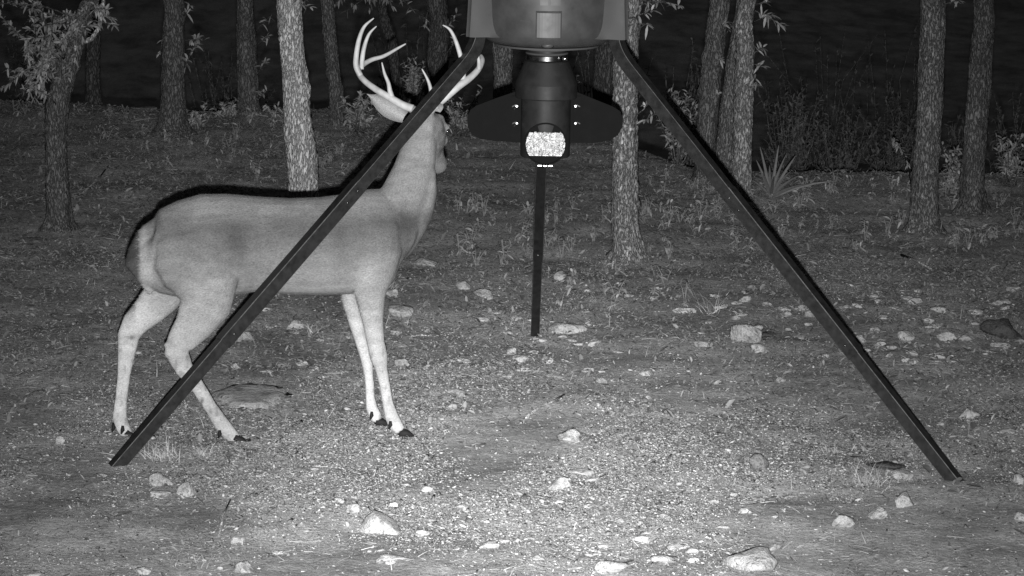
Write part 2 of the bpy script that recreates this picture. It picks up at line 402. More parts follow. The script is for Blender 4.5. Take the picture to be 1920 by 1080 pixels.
NAMED = [
    (715, 1003, 92, 66, 'big pale wedge shaped rock with a sharp ridge, standing on bare soil', A, 0.9, 0.8, 0.0),
    (661, 970, 30, 22, 'small rounded white stone touching the big wedge shaped rock', A, 0.3, 0.8, 0),
    (301, 920, 46, 32, 'blocky pale rock at the back of a heap of three', A, 0.7, 0.7, 0),
    (347, 936, 44, 34, 'smooth oval pale rock at the side of a heap of three', A, 0.2, 0.8, 0.2),
    (300, 941, 40, 17, 'low white rock in front of the heap of three', A, 0.5, 0.6, 0),
    (1406, 1076, 112, 56, 'largest pale limestone slab, round edged with layered cracks', A, 0.6, 0.95, 0.0),
    (1065, 838, 46, 32, 'pale triangular rock alone on the fine gravel', A, 0.8, 0.8, 0),
    (1050, 925, 52, 30, 'pale domed rock where gravel gives way to bare soil', A, 0.3, 0.8, 0),
    (1386, 644, 66, 48, 'long slanting pale rock, biggest of the cluster inside the right leg', A, 0.6, 0.6, 0.5),
    (1413, 626, 38, 20, 'square pale rock behind the long slanting rock', A, 0.8, 0.7, 0),
    (1426, 664, 38, 22, 'rounded pale rock in front of the long slanting rock', A, 0.4, 0.8, 0.2),
    (1438, 634, 36, 16, 'dark grey stone beside the long slanting pale rock', 'dark_stone', 0.6, 0.8, 0),
    (1316, 655, 30, 16, 'small pale stone with a bright top near the slanting rock', A, 0.5, 0.8, 0),
    (1283, 589, 46, 15, 'flat elongated pale stone under a sprawling weed', A, 0.5, 0.5, 0),
    (1062, 626, 80, 30, 'layered pale limestone slab beside the foot of the back leg', A, 0.9, 0.6, 0.0),
    (1103, 610, 20, 13, 'small white chip at the end of the layered slab', A, 0.6, 0.8, 0),
    (977, 678, 36, 20, 'flat white stone in front of the back leg foot', A, 0.4, 0.7, 0),
    (958, 659, 20, 18, 'small upright white stone in front of the back leg foot', A, 0.7, 0.8, 0),
    (856, 739, 42, 16, 'flat pale stone alone between the deer and the feeder', A, 0.6, 0.6, 0.1),
    (553, 618, 34, 23, 'angular pale stone seen under the belly of the deer', A, 0.8, 0.7, 0),
    (456, 644, 42, 28, 'pale rock just behind the left leg of the feeder', A, 0.5, 0.8, 0),
    (796, 496, 48, 19, 'flat white rock level with the chest of the deer', A, 0.6, 0.7, 0.1),
    (869, 541, 32, 20, 'pale knobbly stone among weeds, smaller of a pair', A, 0.5, 0.8, 0),
    (906, 559, 40, 23, 'pale knobbly stone among weeds, larger of a pair', A, 0.5, 0.8, 0),
    (749, 596, 48, 26, 'pale stone with a dark hollow beside the front legs', A, 0.8, 0.7, 0.1),
    (1052, 530, 26, 25, 'round pale stone at the edge of the weeds', A, 0.3, 0.9, 0),
    (1697, 955, 36, 33, 'nearly round pale stone near the foot of the right leg', A, 0.15, 0.9, 0),
    (1645, 973, 35, 28, 'knobbly pale stone between two others by the dry grass tuft', A, 0.7, 0.8, 0),
    (1582, 992, 46, 33, 'pale rounded boulder with a dark stain by the dry grass tuft', A, 0.4, 0.8, 0),
    (1692, 905, 46, 24, 'pale wedge stone beside the dark flat slab', A, 0.7, 0.8, 0.1),
    (1424, 884, 40, 36, 'grey squarish stone standing on edge in the soil', 'grey_stone', 1.2, 0.5, 0),
    (1665, 884, 78, 22, 'dark flat slab lying near the foot of the right leg', 'dark_stone', 0.8, 0.7, 0.05),
    (1882, 636, 80, 44, 'dark blocky boulder outside the right leg', 'dark_stone', 0.9, 0.7, 0),
    (1878, 654, 40, 16, 'white stone at the foot of the dark boulder', A, 0.5, 0.7, 0),
    (1700, 642, 32, 24, 'pale rounded stone outside the right leg beside a longer one', A, 0.4, 0.8, 0),
    (1776, 640, 38, 24, 'pale longer stone outside the right leg near the dark boulder', A, 0.5, 0.7, 0),
    (1613, 645, 28, 20, 'white stone touching the outer side of the right leg', A, 0.5, 0.8, 0.1),
    (1505, 588, 36, 16, 'pale flat stone touching the inner side of the right leg', A, 0.6, 0.7, 0),
    (1820, 782, 44, 26, 'pale broken stone alone on the soil outside the right leg', A, 0.9, 0.7, 0),
    (1146, 1078, 64, 34, 'pale smooth rock in the brightest patch of soil', A, 0.3, 0.8, 0),
    (1246, 1062, 54, 22, 'pale flat rock beside the smooth rock in the brightest patch', A, 0.5, 0.7, 0),
    (740, 1062, 70, 22, 'low pale rock with a pitted top in front of the wedge rock', A, 0.5, 0.7, 0),
    (468, 770, 168, 27, 'wide flat round stone slab half buried behind the left leg', 'mud_stone', 0.15, 1.15, 0),
    (62, 455, 52, 15, 'flat pale rock beside the forked oak trunk', 'grey_stone', 0.5, 0.8, 0),
    (270, 203, 54, 13, 'long pale rock at the far edge of the clearing', 'grey_stone', 0.6, 0.5, 0),
]
for px, py, w, h, lab, mt, an, dp, tl in NAMED: rock(px, py, w, h, lab, None, mt, an, dp, tl, 0.9 if 'buried' in lab else 0.35, 0.62 if 'wedge shaped rock with' in lab else 0.0, 0.35 if 'buried' in lab else 0.0)
SM = {
    'small pale pebble on the bright bare soil near the largest slab': (LOOSE, [(916, 1030, 38, 20), (1206, 1022, 46, 20), (1271, 1034, 42, 18), (1090, 895, 56, 20), (790, 1008, 30, 18), (1365, 850, 14, 10), (1300, 1060, 26, 12), (1010, 1055, 26, 12), (1110, 905, 30, 10), (870, 985, 24, 10), (1160, 985, 22, 10)]),
    'small pale stone on the litter near the heap of three rocks': (LOOSE, [(445, 1022, 28, 20), (455, 1078, 44, 26), (266, 1078, 32, 18), (636, 950, 22, 12), (113, 838, 20, 19), (60, 1076, 40, 14), (190, 900, 20, 9), (520, 1040, 22, 10), (590, 890, 18, 8)]),
    'small pale stone scattered round the foot of the back leg': (LOOSE, [(1022, 676, 22, 14), (986, 696, 34, 12), (1042, 706, 38, 10), (1012, 640, 30, 12), (1208, 706, 24, 13), (1128, 717, 22, 13), (1346, 720, 16, 11), (1465, 718, 20, 11), (848, 766, 18, 15), (1075, 640, 30, 9), (1160, 665, 20, 8)]),
    'small pale stone near the legs of the deer': (LOOSE, [(735, 561, 26, 19), (752, 686, 34, 18), (750, 648, 28, 10), (655, 634, 16, 9), (440, 696, 22, 13), (895, 574, 38, 9), (500, 705, 30, 9), (742, 625, 22, 12), (600, 640, 18, 8), (800, 690, 16, 8)]),
    'small pale stone in the stony strip outside the right leg': (LOOSE, [(1716, 572, 32, 18), (1520, 600, 26, 16), (1760, 588, 34, 15), (1640, 560, 24, 12), (1660, 600, 30, 12), (1740, 610, 24, 12), (1830, 590, 30, 14), (1870, 575, 26, 12), (1810, 640, 26, 14), (1590, 582, 24, 10), (1672, 660, 22, 10), (1850, 660, 26, 10), (1765, 796, 20, 12), (1890, 812, 32, 14), (1912, 915, 22, 24), (1914, 985, 24, 18), (1770, 685, 60, 8), (1545, 675, 22, 10), (1575, 620, 18, 9), (1685, 585, 40, 9), (1640, 625, 20, 10), (1725, 655, 24, 9)]),
    'small pale stone in the weeds inside the right leg': (LOOSE, [(1396, 570, 30, 16), (1440, 582, 22, 12), (1072, 530, 16, 12), (1392, 600, 24, 9), (1340, 560, 22, 9), (1450, 560, 18, 9), (1100, 545, 22, 9), (1230, 545, 18, 8), (1180, 560, 20, 8), (1468, 590, 20, 10), (930, 590, 20, 7)]),
}
def extra(x0, x1, y0, y1, n_, seed):
    r = random.Random(seed); return [(r.uniform(x0, x1), r.uniform(y0, y1), w_, w_ * r.uniform(.35, .6)) for w_ in [r.uniform(12, 28) for _ in range(n_)]]
SM['small pale stone scattered round the foot of the back leg'][1].extend(extra(900, 1130, 600, 715, 16, 1))
SM['small pale stone in the stony strip outside the right leg'][1].extend(extra(1600, 1915, 545, 690, 30, 2))
SM['small pale stone in the weeds inside the right leg'][1].extend(extra(1180, 1520, 540, 650, 14, 3))
SM['small pale stone near the legs of the deer'][1].extend(extra(420, 900, 540, 700, 14, 4))
SM['small pale pebble on the bright bare soil near the largest slab'][1].extend(extra(700, 1500, 930, 1070, 22, 5))
for lab, (grp, lst) in SM.items():
    for px, py, w, h in lst: rock(px, py, w, h, lab, lab.replace('small pale stone', 'small pale stones').replace('small pale pebble', 'small pale pebbles'), A, rnd.uniform(0.3, 0.8), 0.75, rnd.uniform(-0.1, 0.1), 0.35)

# fallen twigs
def twig(pts, r, label):
    P_ = [spot(*p) for p in pts]; P_ = [Vector((p.x, p.y, hz(p.x, p.y) + r * 1.2 + (0.01 if k % 2 else 0))) for k, p in enumerate(P_)]
    m = MB(); m.tube(P_, [r * (1 - 0.5 * k / len(P_)) for k in range(len(P_))], 6, tone=1)
    tag(m.build('twig', M['pale_bark'], origin=P_[0]), label, 'twig')
twig([(985, 783), (1010, 770), (1035, 760), (1058, 748)], 0.006, 'thin dark twig lying on the gravel in front of the feeder')
twig([(155, 365), (185, 335), (203, 312)], 0.006, 'fallen stick lying near the forked oak')
twig([(1690, 480), (1720, 495), (1745, 508)], 0.008, 'fallen branch lying below the paired trunks')
twig([(757, 632), (790, 631), (818, 629)], 0.004, 'straight pale stalk lying beside the front legs')
twig([(410, 1010), (420, 975), (432, 945)], 0.004, 'slender stalk lying in the litter by the heap of three rocks')

# ------------------------------------------------------------------ leaf makers
def add_leaf(mb, base, direction, length, width, r, droop=0.3, tone=1.0):
    d = direction.normalized(); sd = d.cross(Vector((r.gauss(0, .4), r.gauss(0, .4), 1))).normalized()
    up_ = sd.cross(d); V_ = []
    for t, w in ((0.0, 0.12), (0.35, 0.9), (0.7, 0.75), (1.0, 0.04)):
        c = base + d * (length * t) - Vector((0, 0, 1)) * (droop * length * t * t)
        for s_ in (-1, 0, 1):
            V_.append(c + sd * (s_ * width * 0.5 * w) + up_ * (abs(s_) * width * 0.14 * w))
    Fs = []
    for i_ in range(3):
        for j in range(2):
            a = i_ * 3 + j; Fs.append((a, a + 1, a + 4, a + 3))
    mb.add(V_, Fs, tone)
def sprig(mb, leaves, base, direction, length, n, leaf, r, woody=0.004):
    d = direction.normalized(); pts = []
    for k in range(5):
        t = k / 4; pts.append(base + d * length * t + Vector((r.gauss(0, .02), r.gauss(0, .02), r.gauss(0, .02))) * length * (1 if k else 0) - Vector((0, 0, 0.12 * length * t * t)))
    mb.tube(pts, [woody * (1 - 0.6 * k / 4) for k in range(5)], 5)
    for k in range(n):
        t = r.uniform(0.3, 1.0); q = t * 4; i_ = min(int(q), 3); p = pts[i_].lerp(pts[i_ + 1], q - i_)
        dirn = (d * 0.6 + Vector((r.gauss(0, 1), r.gauss(0, 1), r.gauss(0.1, 0.8))).normalized()).normalized()
        add_leaf(leaves, p, dirn, leaf * r.uniform(0.65, 1.2), leaf * r.uniform(0.22, 0.34), r, 0.25, r.uniform(0.55, 1.25))

# ------------------------------------------------------------------ trees
crown_cache = []
def crown_mesh():
    r = random.Random(5); m = MB()
    for c in range(46):
        a = r.uniform(0, 6.28); q = Vector((math.cos(a) * r.uniform(0.2, 1.7), math.sin(a) * r.uniform(0.2, 1.7), r.uniform(-0.6, 1.3)))
        for k in range(34):
            p = q + Vector((r.gauss(0, .22), r.gauss(0, .22), r.gauss(0, .16)))
            add_leaf(m, p, Vector((r.gauss(0, 1), r.gauss(0, 1), r.gauss(0, .6))), r.uniform(0.06, 0.1), 0.03, r, 0.2, r.uniform(0.6, 1.2))
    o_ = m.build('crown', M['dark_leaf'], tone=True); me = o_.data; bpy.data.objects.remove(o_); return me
CROWN = crown_mesh()
def trunk_tube(mb, pts, rads, seed, nseg=40, bark=0.005, step=0.016, fine_to=1.7):
    # resample along the path, knobbly bark relief on every ring
    P_ = [Vector(p) for p in pts]; cum = [0]
    for k in range(1, len(P_)): cum.append(cum[-1] + (P_[k] - P_[k - 1]).length)
    ss = []; s_ = 0
    while s_ < cum[-1]: ss.append(s_); s_ += step if s_ < fine_to else 0.12
    ss.append(cum[-1])
    def evalp(s_):
        k = max(0, min(len(P_) - 2, next((j for j in range(len(cum) - 1) if s_ <= cum[j + 1]), len(P_) - 2)))
        t = (s_ - cum[k]) / max(1e-6, cum[k + 1] - cum[k])
        p0, p1, p2, p3 = P_[max(k - 1, 0)], P_[k], P_[k + 1], P_[min(k + 2, len(P_) - 1)]
        q = 0.5 * ((2 * p1) + (p2 - p0) * t + (2 * p0 - 5 * p1 + 4 * p2 - p3) * t * t + (3 * p1 - p0 - 3 * p2 + p3) * t ** 3)
        return q, rads[k] + (rads[k + 1] - rads[k]) * t
    C, Rr = zip(*[evalp(s_) for s_ in ss])
    m = len(ss); th = np.linspace(0, 2 * np.pi, nseg, endpoint=False)
    TH, SS = np.meshgrid(th, np.array(ss))
    R0 = np.array(Rr)[:, None]
    cyl_x, cyl_y = np.cos(TH), np.sin(TH)
    # ridged bark: furrows run up the stem
    a1 = vnoise(cyl_x * 4.5 + SS * 5, cyl_y * 4.5 + SS * 3.1, seed); a2 = vnoise(cyl_x * 9 + 5, cyl_y * 9 + SS * 22, seed + 3)
    a3 = vnoise(cyl_x * 1.2 + SS * 1.3, cyl_y * 1.2 - SS * 2.2, seed + 7)
    rk = random.Random(seed * 13); knots = 0
    for _ in range(7):
        s0, t0, am, sz = rk.uniform(.1, 1.6), rk.uniform(0, 6.28), rk.uniform(.12, .32), rk.uniform(.018, .04)
        dt = np.abs((TH - t0 + np.pi) % (2 * np.pi) - np.pi); knots = knots + am * np.exp(-((SS - s0) / sz) ** 2 - (dt / .42) ** 2)
    R0 = R0 * (1 + knots + 0.22 * np.exp(-np.clip(SS - .12, 0, None) / .05) * (1 + .9 * np.cos(TH * 4 + seed)))
    Rd = R0 * (1 + 0.24 * a3) + bark * (np.abs(a2) * 2 - 0.5) * 1.6 + bark * a1 * 1.5
    V_ = []
    for i_ in range(m):
        t = (C[min(i_ + 1, m - 1)] - C[max(i_ - 1, 0)]).normalized()
        a = (Vector((1, 0, 0)) - t * t.x).normalized(); b = t.cross(a)
        for k in range(nseg):
            V_.append(C[i_] + a * (Rd[i_, k] * cyl_x[i_, k]) + b * (Rd[i_, k] * cyl_y[i_, k]))
    Fs = [(i_ * nseg + k, i_ * nseg + (k + 1) % nseg, (i_ + 1) * nseg + (k + 1) % nseg, (i_ + 1) * nseg + k) for i_ in range(m - 1) for k in range(nseg)]
    Fs.append(tuple(range((m - 1) * nseg, m * nseg)))
    mb.add(V_, Fs)
def tree(base, path, Y, widths, bark, label, sprigs=(), seed=1, limbs=True, group=None, relief=0.005):
    """base: (px, py) of the foot or None; path: picture points of the stem's middle from the foot up; widths in pixels"""
    r = random.Random(seed); sc = Y / FPX
    pts = [at(px, py, Y) for px, py in path]; g = pts[0]; g.z = hz(g.x, Y)
    rads = [w * sc * 0.5 for w in widths]
    pts.insert(0, g - Vector((0, 0, 0.12))); rads.insert(0, rads[0] * 1.35)
    pts.insert(2, g + Vector((0, 0, 0.07)) + (pts[2] - g) * 0.02); rads.insert(2, rads[1] * 0.97); rads[1] *= 1.18
    d = (pts[-1] - pts[-2]).normalized(); d = (d + Vector((0, 0, 0.8))).normalized()
    for k in range(4):
        d = (d + Vector((r.gauss(0, .13), r.gauss(0, .13), 0.15))).normalized()
        pts.append(pts[-1] + d * 0.85); rads.append(rads[-1] * 0.86)
    t = thing('oak_tree', label, 'tree', g, group)
    m = MB(); trunk_tube(m, pts, rads, seed, bark=relief); m.build('trunk', M[bark], t, g)
    top = pts[-1]
    if limbs:
        for k in range(4):
            q = pts[-1 - (k % 3)]; a = r.uniform(0, 6.28); m = MB()
            e = q + Vector((math.cos(a), math.sin(a), 0.7)) * r.uniform(0.8, 1.3)
            m.tube([q, q.lerp(e, 0.5) + Vector((0, 0, 0.12)), e], [rads[-1] * 0.7, rads[-1] * 0.5, rads[-1] * 0.22], 8); m.build('limb', M[bark], t, g)
        c = put('crown', CROWN, t); c.location = top - g + Vector((0, 0, 0.3)); c.rotation_euler = (0, 0, r.uniform(0, 6)); c['kind'] = 'stuff'
    if sprigs:
        lv = MB()
        for (px, py, qx, qy, n_, leaf, dy) in sprigs:
            tw = MB()
            b = at(px, py, Y - dy * 0.3); e = at(qx, qy, Y - dy)
            sprig(tw, lv, b, e - b, (e - b).length, n_ if n_ > 20 else n_ * 2, leaf, r)
            tw.build('twig', M['grey_bark'], t, g)
        o_ = lv.build('foliage', M['leaf'], t, g, tone=True); o_['kind'] = 'stuff'
    return t, pts, rads, g

def Yof(px, py): return spot(px, py).y
# forked oak at the left with its leafy sprouts
sp = []
r1 = random.Random(3)
for k in range(44):
    bx, by = r1.choice([(105, 195), (95, 150), (120, 110), (135, 70), (150, 40), (80, 120), (60, 60), (100, 30), (170, 20)])
    ex = min(max(r1.gauss(68, 66), -35), 235); ey = r1.uniform(-25, 175) if ex < 140 else r1.uniform(-30, 45)
    sp.append((bx, by, ex, ey, 46, 0.042, r1.uniform(-0.15, 0.3)))
t, pts, rads, g = tree(None, [(110, 432), (107, 340), (106, 260), (108, 200), (122, 140), (142, 80), (160, 20), (172, -40)], Yof(110, 432), [50, 45, 43, 46, 42, 36, 30, 26], 'grey_bark',
     'forked oak with a leaning stem and thick leafy sprouts, near a flat pale rock', sp, 11)
m = MB(); Yt = Yof(110, 432)
m.tube([at(150, 82, Yt), at(172, 72, Yt), at(186, 52, Yt), at(192, 20, Yt), at(196, -20, Yt)], [0.016, 0.013, 0.011, 0.010, 0.009], 10); m.build('branch', M['pale_bark'], t, g)
m = MB(); m.tube([at(112, 190, Yt), at(104, 120, Yt), at(88, 60, Yt), at(70, 0, Yt), at(60, -60, Yt)], [0.02, 0.014, 0.012, 0.010, 0.009], 10); m.build('branch', M['grey_bark'], t, g)

tree(None, [(325, 252), (325, 180), (325, 110), (324, 50), (324, 0)], Yof(325, 252), [52, 46, 44, 40, 38], 'grey_bark', 'straight thick oak trunk with leafy sprigs on one side, by the long pale rock',
     [(346, 140, 352, 105, 7, .06, .1), (346, 130, 372, 62, 10, .06, .1), (346, 75, 384, 70, 8, .06, .1), (345, 40, 358, 5, 6, .06, .1), (306, 60, 300, 95, 3, .05, .1)], 12)
tree(None, [(464, 212), (464, 150), (461, 80), (460, 0)], Yof(464, 212), [40, 38, 36, 32], 'grey_bark', 'straight slim oak trunk between the thick oak and the pale oak',
     [(482, 140, 500, 108, 8, .055, .1), (482, 85, 505, 62, 8, .055, .1), (480, 60, 510, 20, 6, .055, .1), (482, 190, 500, 165, 8, .055, .1), (445, 205, 430, 190, 8, .055, .15)], 13)
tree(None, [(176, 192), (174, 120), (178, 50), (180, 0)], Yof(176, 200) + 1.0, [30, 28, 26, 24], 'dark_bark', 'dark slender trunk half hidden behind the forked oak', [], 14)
tree(None, [(574, 440), (570, 370), (566, 300), (556, 220), (550, 150), (546, 80), (542, 0)], Yof(574, 440), [58, 56, 56, 54, 50, 50, 49], 'pale_bark', 'bright pale oak trunk with plated bark rising behind the back of the deer',
     [(545, 8, 566, -8, 8, .05, .12), (548, 4, 582, 8, 5, .05, .12)], 15, relief=0.007)
tree(None, [(632, 236), (628, 160), (620, 80), (613, 0)], Yof(632, 236), [30, 27, 25, 24], 'grey_bark', 'thin dim trunk left of the antlers behind a leafy bush', [], 16)
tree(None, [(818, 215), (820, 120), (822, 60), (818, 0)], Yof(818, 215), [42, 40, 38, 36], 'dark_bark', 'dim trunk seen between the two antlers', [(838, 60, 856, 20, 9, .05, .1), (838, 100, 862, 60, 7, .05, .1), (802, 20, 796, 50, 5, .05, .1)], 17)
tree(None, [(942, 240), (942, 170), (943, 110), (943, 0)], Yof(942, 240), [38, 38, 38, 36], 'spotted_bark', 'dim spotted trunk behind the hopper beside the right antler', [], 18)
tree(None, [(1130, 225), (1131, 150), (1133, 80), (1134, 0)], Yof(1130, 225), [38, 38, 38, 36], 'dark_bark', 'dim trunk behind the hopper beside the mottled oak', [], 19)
tree(None, [(1177, 487), (1172, 420), (1171, 350), (1172, 260), (1174, 180), (1173, 120), (1178, 50), (1184, 0)], Yof(1177, 487), [56, 51, 49, 46, 45, 46, 44, 42], 'lichen_bark', 'mottled oak trunk standing just behind the feeder',
     [(1194, 215, 1240, 165, 6, .05, .1), (1194, 235, 1232, 205, 5, .05, .1), (1194, 30, 1225, 15, 7, .055, .1), (1196, 10, 1245, -5, 8, .055, .1), (1196, 0, 1280, 2, 6, .055, .1), (1196, 45, 1215, 42, 4, .055, .1)], 20, relief=0.006)
tree(None, [(1322, 340), (1325, 260), (1332, 180), (1340, 100), (1352, 0)], Yof(1322, 340), [42, 40, 40, 38, 36], 'grey_bark', 'leaning oak trunk, outermost of the clump of three behind the right leg',
     [(1350, 60, 1362, 35, 8, .05, .15), (1346, 130, 1352, 105, 8, .05, .15), (1340, 190, 1345, 170, 8, .05, .15), (1360, 70, 1378, 30, 7, .05, .15)], 21)
tree(None, [(1360, 352), (1362, 260), (1366, 200), (1376, 130), (1388, 60), (1396, 0)], Yof(1360, 352) + 0.1, [34, 33, 32, 30, 28, 26], 'spotted_bark', 'middle oak trunk of the clump of three behind the right leg', [], 22)
tree(None, [(1391, 372), (1392, 300), (1393, 200), (1396, 100), (1403, 0)], Yof(1391, 372), [38, 36, 37, 36, 32], 'lichen_bark', 'bright speckled oak trunk of the clump of three, beside the spiky plant',
     [(1412, 100, 1432, 85, 8, .055, .1), (1412, 120, 1430, 122, 7, .055, .1), (1412, 140, 1422, 160, 6, .05, .1), (1415, 40, 1450, 22, 10, .055, .1), (1416, 20, 1470, 45, 9, .055, .1), (1416, 10, 1440, 0, 8, .055, .1)], 23)
tree(None, [(1732, 432), (1734, 360), (1738, 280), (1744, 200), (1747, 100), (1749, 0)], Yof(1732, 432), [58, 54, 51, 49, 48, 46], 'spotted_bark', 'stout spotted oak trunk, nearer of the pair outside the right leg', [(1770, 8, 1800, -2, 8, .05, .1)], 24)
tree(None, [(1822, 398), (1823, 330), (1828, 250), (1837, 170), (1841, 90), (1845, 0)], Yof(1822, 398), [50, 46, 44, 42, 40, 38], 'grey_bark', 'slightly curved oak trunk, farther of the pair outside the right leg', [], 25)
# leafy twigs hanging into the top of the picture from the trees' limbs belong to a tree farther back
tree(None, [(740, 160), (738, 100), (722, 40), (712, -20)], Yof(740, 200) + 2.5, [20, 18, 17, 15], 'dark_bark', 'thin dark sapling behind the left antler with drooping leafy twigs',
     [(712, -20, 650, 12, 12, .055, .2), (712, -25, 690, 10, 9, .055, .2), (712, -25, 740, 8, 10, .055, .2), (712, -30, 775, 12, 12, .055, .2), (712, -40, 630, -5, 10, .055, .2)], 26)

# ------------------------------------------------------------------ shrubs, weeds, spiky plant, tufts
def shrub(px, py, w, h, n_, leaf, label, Y=None, mat='leaf', seed=1, group=None, name='shrub', tall=0.6):
    r = random.Random(seed); Y = Y or Yof(px, py); sc = Y / FPX; b = at(px, py, Y); z_ = b.z; b.z = hz(b.x, Y); W, H = w * sc, h * sc + max(0, z_ - b.z)
    t = thing(name, label, 'shrub', b, group); lv = MB()
    for k in range(n_):
        tw = MB()
        a = r.uniform(0, 6.28); e = b + Vector((math.cos(a) * W * 0.5 * r.uniform(0.1, 1), math.sin(a) * W * 0.4 * r.uniform(0.1, 1), H * r.uniform(0.35, 1.05)))
        sprig(tw, lv, b + Vector((r.gauss(0, .02), r.gauss(0, .02), 0)), e - b, (e - b).length, int(18 + 18 * tall), leaf, r, 0.005)
        tw.build('stem', M['grey_bark'], t, b)
    o_ = lv.build('foliage', M[mat], t, b, tone=True); o_['kind'] = 'stuff'
    return t
shrub(672, 250, 110, 85, 18, .05, 'leafy bush with narrow leaves beside the raised ear of the deer', seed=31)
shrub(770, 215, 100, 110, 22, .045, 'dim bushy shrub seen behind the left antler', Y=Yof(770, 215) + .6, seed=32)
shrub(860, 260, 90, 100, 16, .045, 'dim bush behind the right antler', seed=33)
shrub(1275, 300, 100, 150, 26, .05, 'tall leafy shrub between the mottled oak and the clump of three', seed=34)
shrub(1080, 235, 100, 110, 16, .045, 'dim shrub seen behind the black cone of the feeder', seed=35)
shrub(985, 235, 90, 130, 14, .045, 'dim shrub behind the hopper next to the spotted trunk', seed=47)
shrub(1788, 365, 60, 105, 12, .045, 'slender shrub growing between the paired trunks', seed=36)
shrub(1885, 350, 110, 120, 20, .045, 'broad shrub outside the farther of the paired trunks', seed=37)
shrub(520, 235, 60, 50, 8, .045, 'small low shrub at the far edge beside the pale oak', seed=38)
shrub(365, 245, 50, 60, 7, .045, 'small sparse shrub at the foot of the thick oak', seed=39)
shrub(430, 225, 50, 45, 7, .045, 'small low shrub at the foot of the slim oak', seed=40)
FAR = [
    ('dim round bush beyond the drop behind the spiky plant', 1478, 330, 150, 190, 21.6), ('dim wide bush beyond the drop, half way to the paired trunks', 1575, 335, 170, 150, 21.9),
    ('dim tall bush beyond the drop beside the stout spotted oak', 1670, 335, 140, 200, 22.2), ('dim dark thicket beyond the drop outside the paired trunks', 1905, 330, 150, 190, 22.0),
    ('dim far bush beyond the drop behind the clump of three', 1300, 250, 150, 220, 23.0), ('dim bush beyond the drop seen between the paired trunks', 1790, 330, 90, 150, 22.6),
    ('faint tall brush far behind the round and the wide bush', 1530, 250, 240, 260, 25.5), ('faint tall brush far behind the stout spotted oak', 1690, 250, 220, 260, 26.5),
    ('faint brush far behind the hopper and the mottled oak', 1120, 170, 260, 200, 26.0), ('faint brush far behind the antlers', 780, 170, 260, 180, 26.5),
    ('faint brush far behind the slim oak', 420, 170, 200, 120, 27.0), ('faint brush far behind the forked oak', 60, 180, 220, 160, 26.0)]
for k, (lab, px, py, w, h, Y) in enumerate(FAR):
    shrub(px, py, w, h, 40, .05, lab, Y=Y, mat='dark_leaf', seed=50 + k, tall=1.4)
# pale plume of seed heads leaning beside the stout oak
r = random.Random(8); Yp = Yof(1712, 420); b = at(1710, 400, Yp); b.z = hz(b.x, Yp)
t = thing('seed_plume', 'pale drooping seed plume leaning out beside the stout spotted oak', 'plant', b)
m, lv = MB(), MB(); pts = [b, at(1708, 350, Yp), at(1703, 310, Yp), at(1690, 280, Yp), at(1674, 258, Yp)]
m.tube(pts, [.004, .0035, .003, .0025, .002], 5); m.build('stem', M['straw'], t, b)
for k in range(60):
    q = r.uniform(2, 3.98); i_ = int(q); add_leaf(lv, pts[i_].lerp(pts[i_ + 1], q - i_), Vector((r.gauss(0, 1), r.gauss(0, 1), r.gauss(-0.2, .6))), r.uniform(.02, .035), .010, r, .3, r.uniform(.5, .9))
lv.build('seed_head', M['leaf'], t, b, tone=True)['kind'] = 'stuff'

# spiky plant: long stiff blades from one crown
r = random.Random(21); Yy = Yof(1445, 372); b = spot(1445, 372); b.z = hz(b.x, b.y)
t = thing('yucca_plant', 'spiky plant with long stiff blades beside the bright speckled trunk', 'plant', b)
for (qx, qy, dy) in [(1460, 272, 0), (1474, 290, -.1), (1492, 292, .05), (1425, 275, .1), (1443, 310, -.15), (1418, 300, .05), (1560, 340, -.1), (1520, 345, -.2), (1484, 320, -.2), (1430, 325, -.2), (1405, 335, .1), (1500, 328, .15), (1468, 305, .2), (1452, 330, -.25)]:
    e = at(qx, qy, Yy + dy); d = e - b; L_ = d.length; d.normalize(); sd = d.cross(Vector((r.gauss(0, .5), 1, r.gauss(0, .3)))).normalized(); n_ = sd.cross(d); m = MB(); V_ = []
    for q in range(8):
        tt = q / 7; c = b + d * (L_ * tt) + Vector((0, 0, 0.05 * L_ * math.sin(math.pi * tt))); w_ = 0.011 * (1 - tt) ** 0.6 * (0.55 + 0.45 * min(1, tt * 5)) + 0.0008
        V_ += [c - sd * w_ + n_ * w_ * .5, c - n_ * w_ * .15, c + sd * w_ + n_ * w_ * .5]
    m.add(V_, [(q * 3 + j, q * 3 + j + 1, q * 3 + j + 4, q * 3 + j + 3) for q in range(7) for j in range(2)], r.uniform(.28, .48)); m.build('blade', M['leaf'], t, b, tone=True)

# weeds
def weed_mesh(seed, leaf, n_, spread, hgt):
    r = random.Random(seed); m = MB()
    for st in range(r.randint(2, 4)):
        a = r.uniform(0, 6.28); tip = Vector((math.cos(a) * spread * r.uniform(.3, 1), math.sin(a) * spread * r.uniform(.3, 1), hgt * r.uniform(.6, 1.1)))
        pts = [Vector((0, 0, -0.01)), tip * .5 + Vector((0, 0, hgt * .12)), tip]; m.tube(pts, [.0025, .002, .0014], 5, tone=.7)
        for k in range(n_):
            q = r.uniform(0.25, 1) * 2; i_ = min(int(q), 1); p = pts[i_].lerp(pts[i_ + 1], q - i_)
            add_leaf(m, p, Vector((r.gauss(0, 1), r.gauss(0, 1), r.gauss(.25, .5))), leaf * r.uniform(.6, 1.15), leaf * r.uniform(.2, .34), r, .35, r.uniform(.45, 1.1))
    o_ = m.build('weed', M['leaf'], tone=True); me = o_.data; bpy.data.objects.remove(o_); return me
WEEDS = [weed_mesh(60 + k, .055, 7, .06, .07 + .012 * k) for k in range(6)]
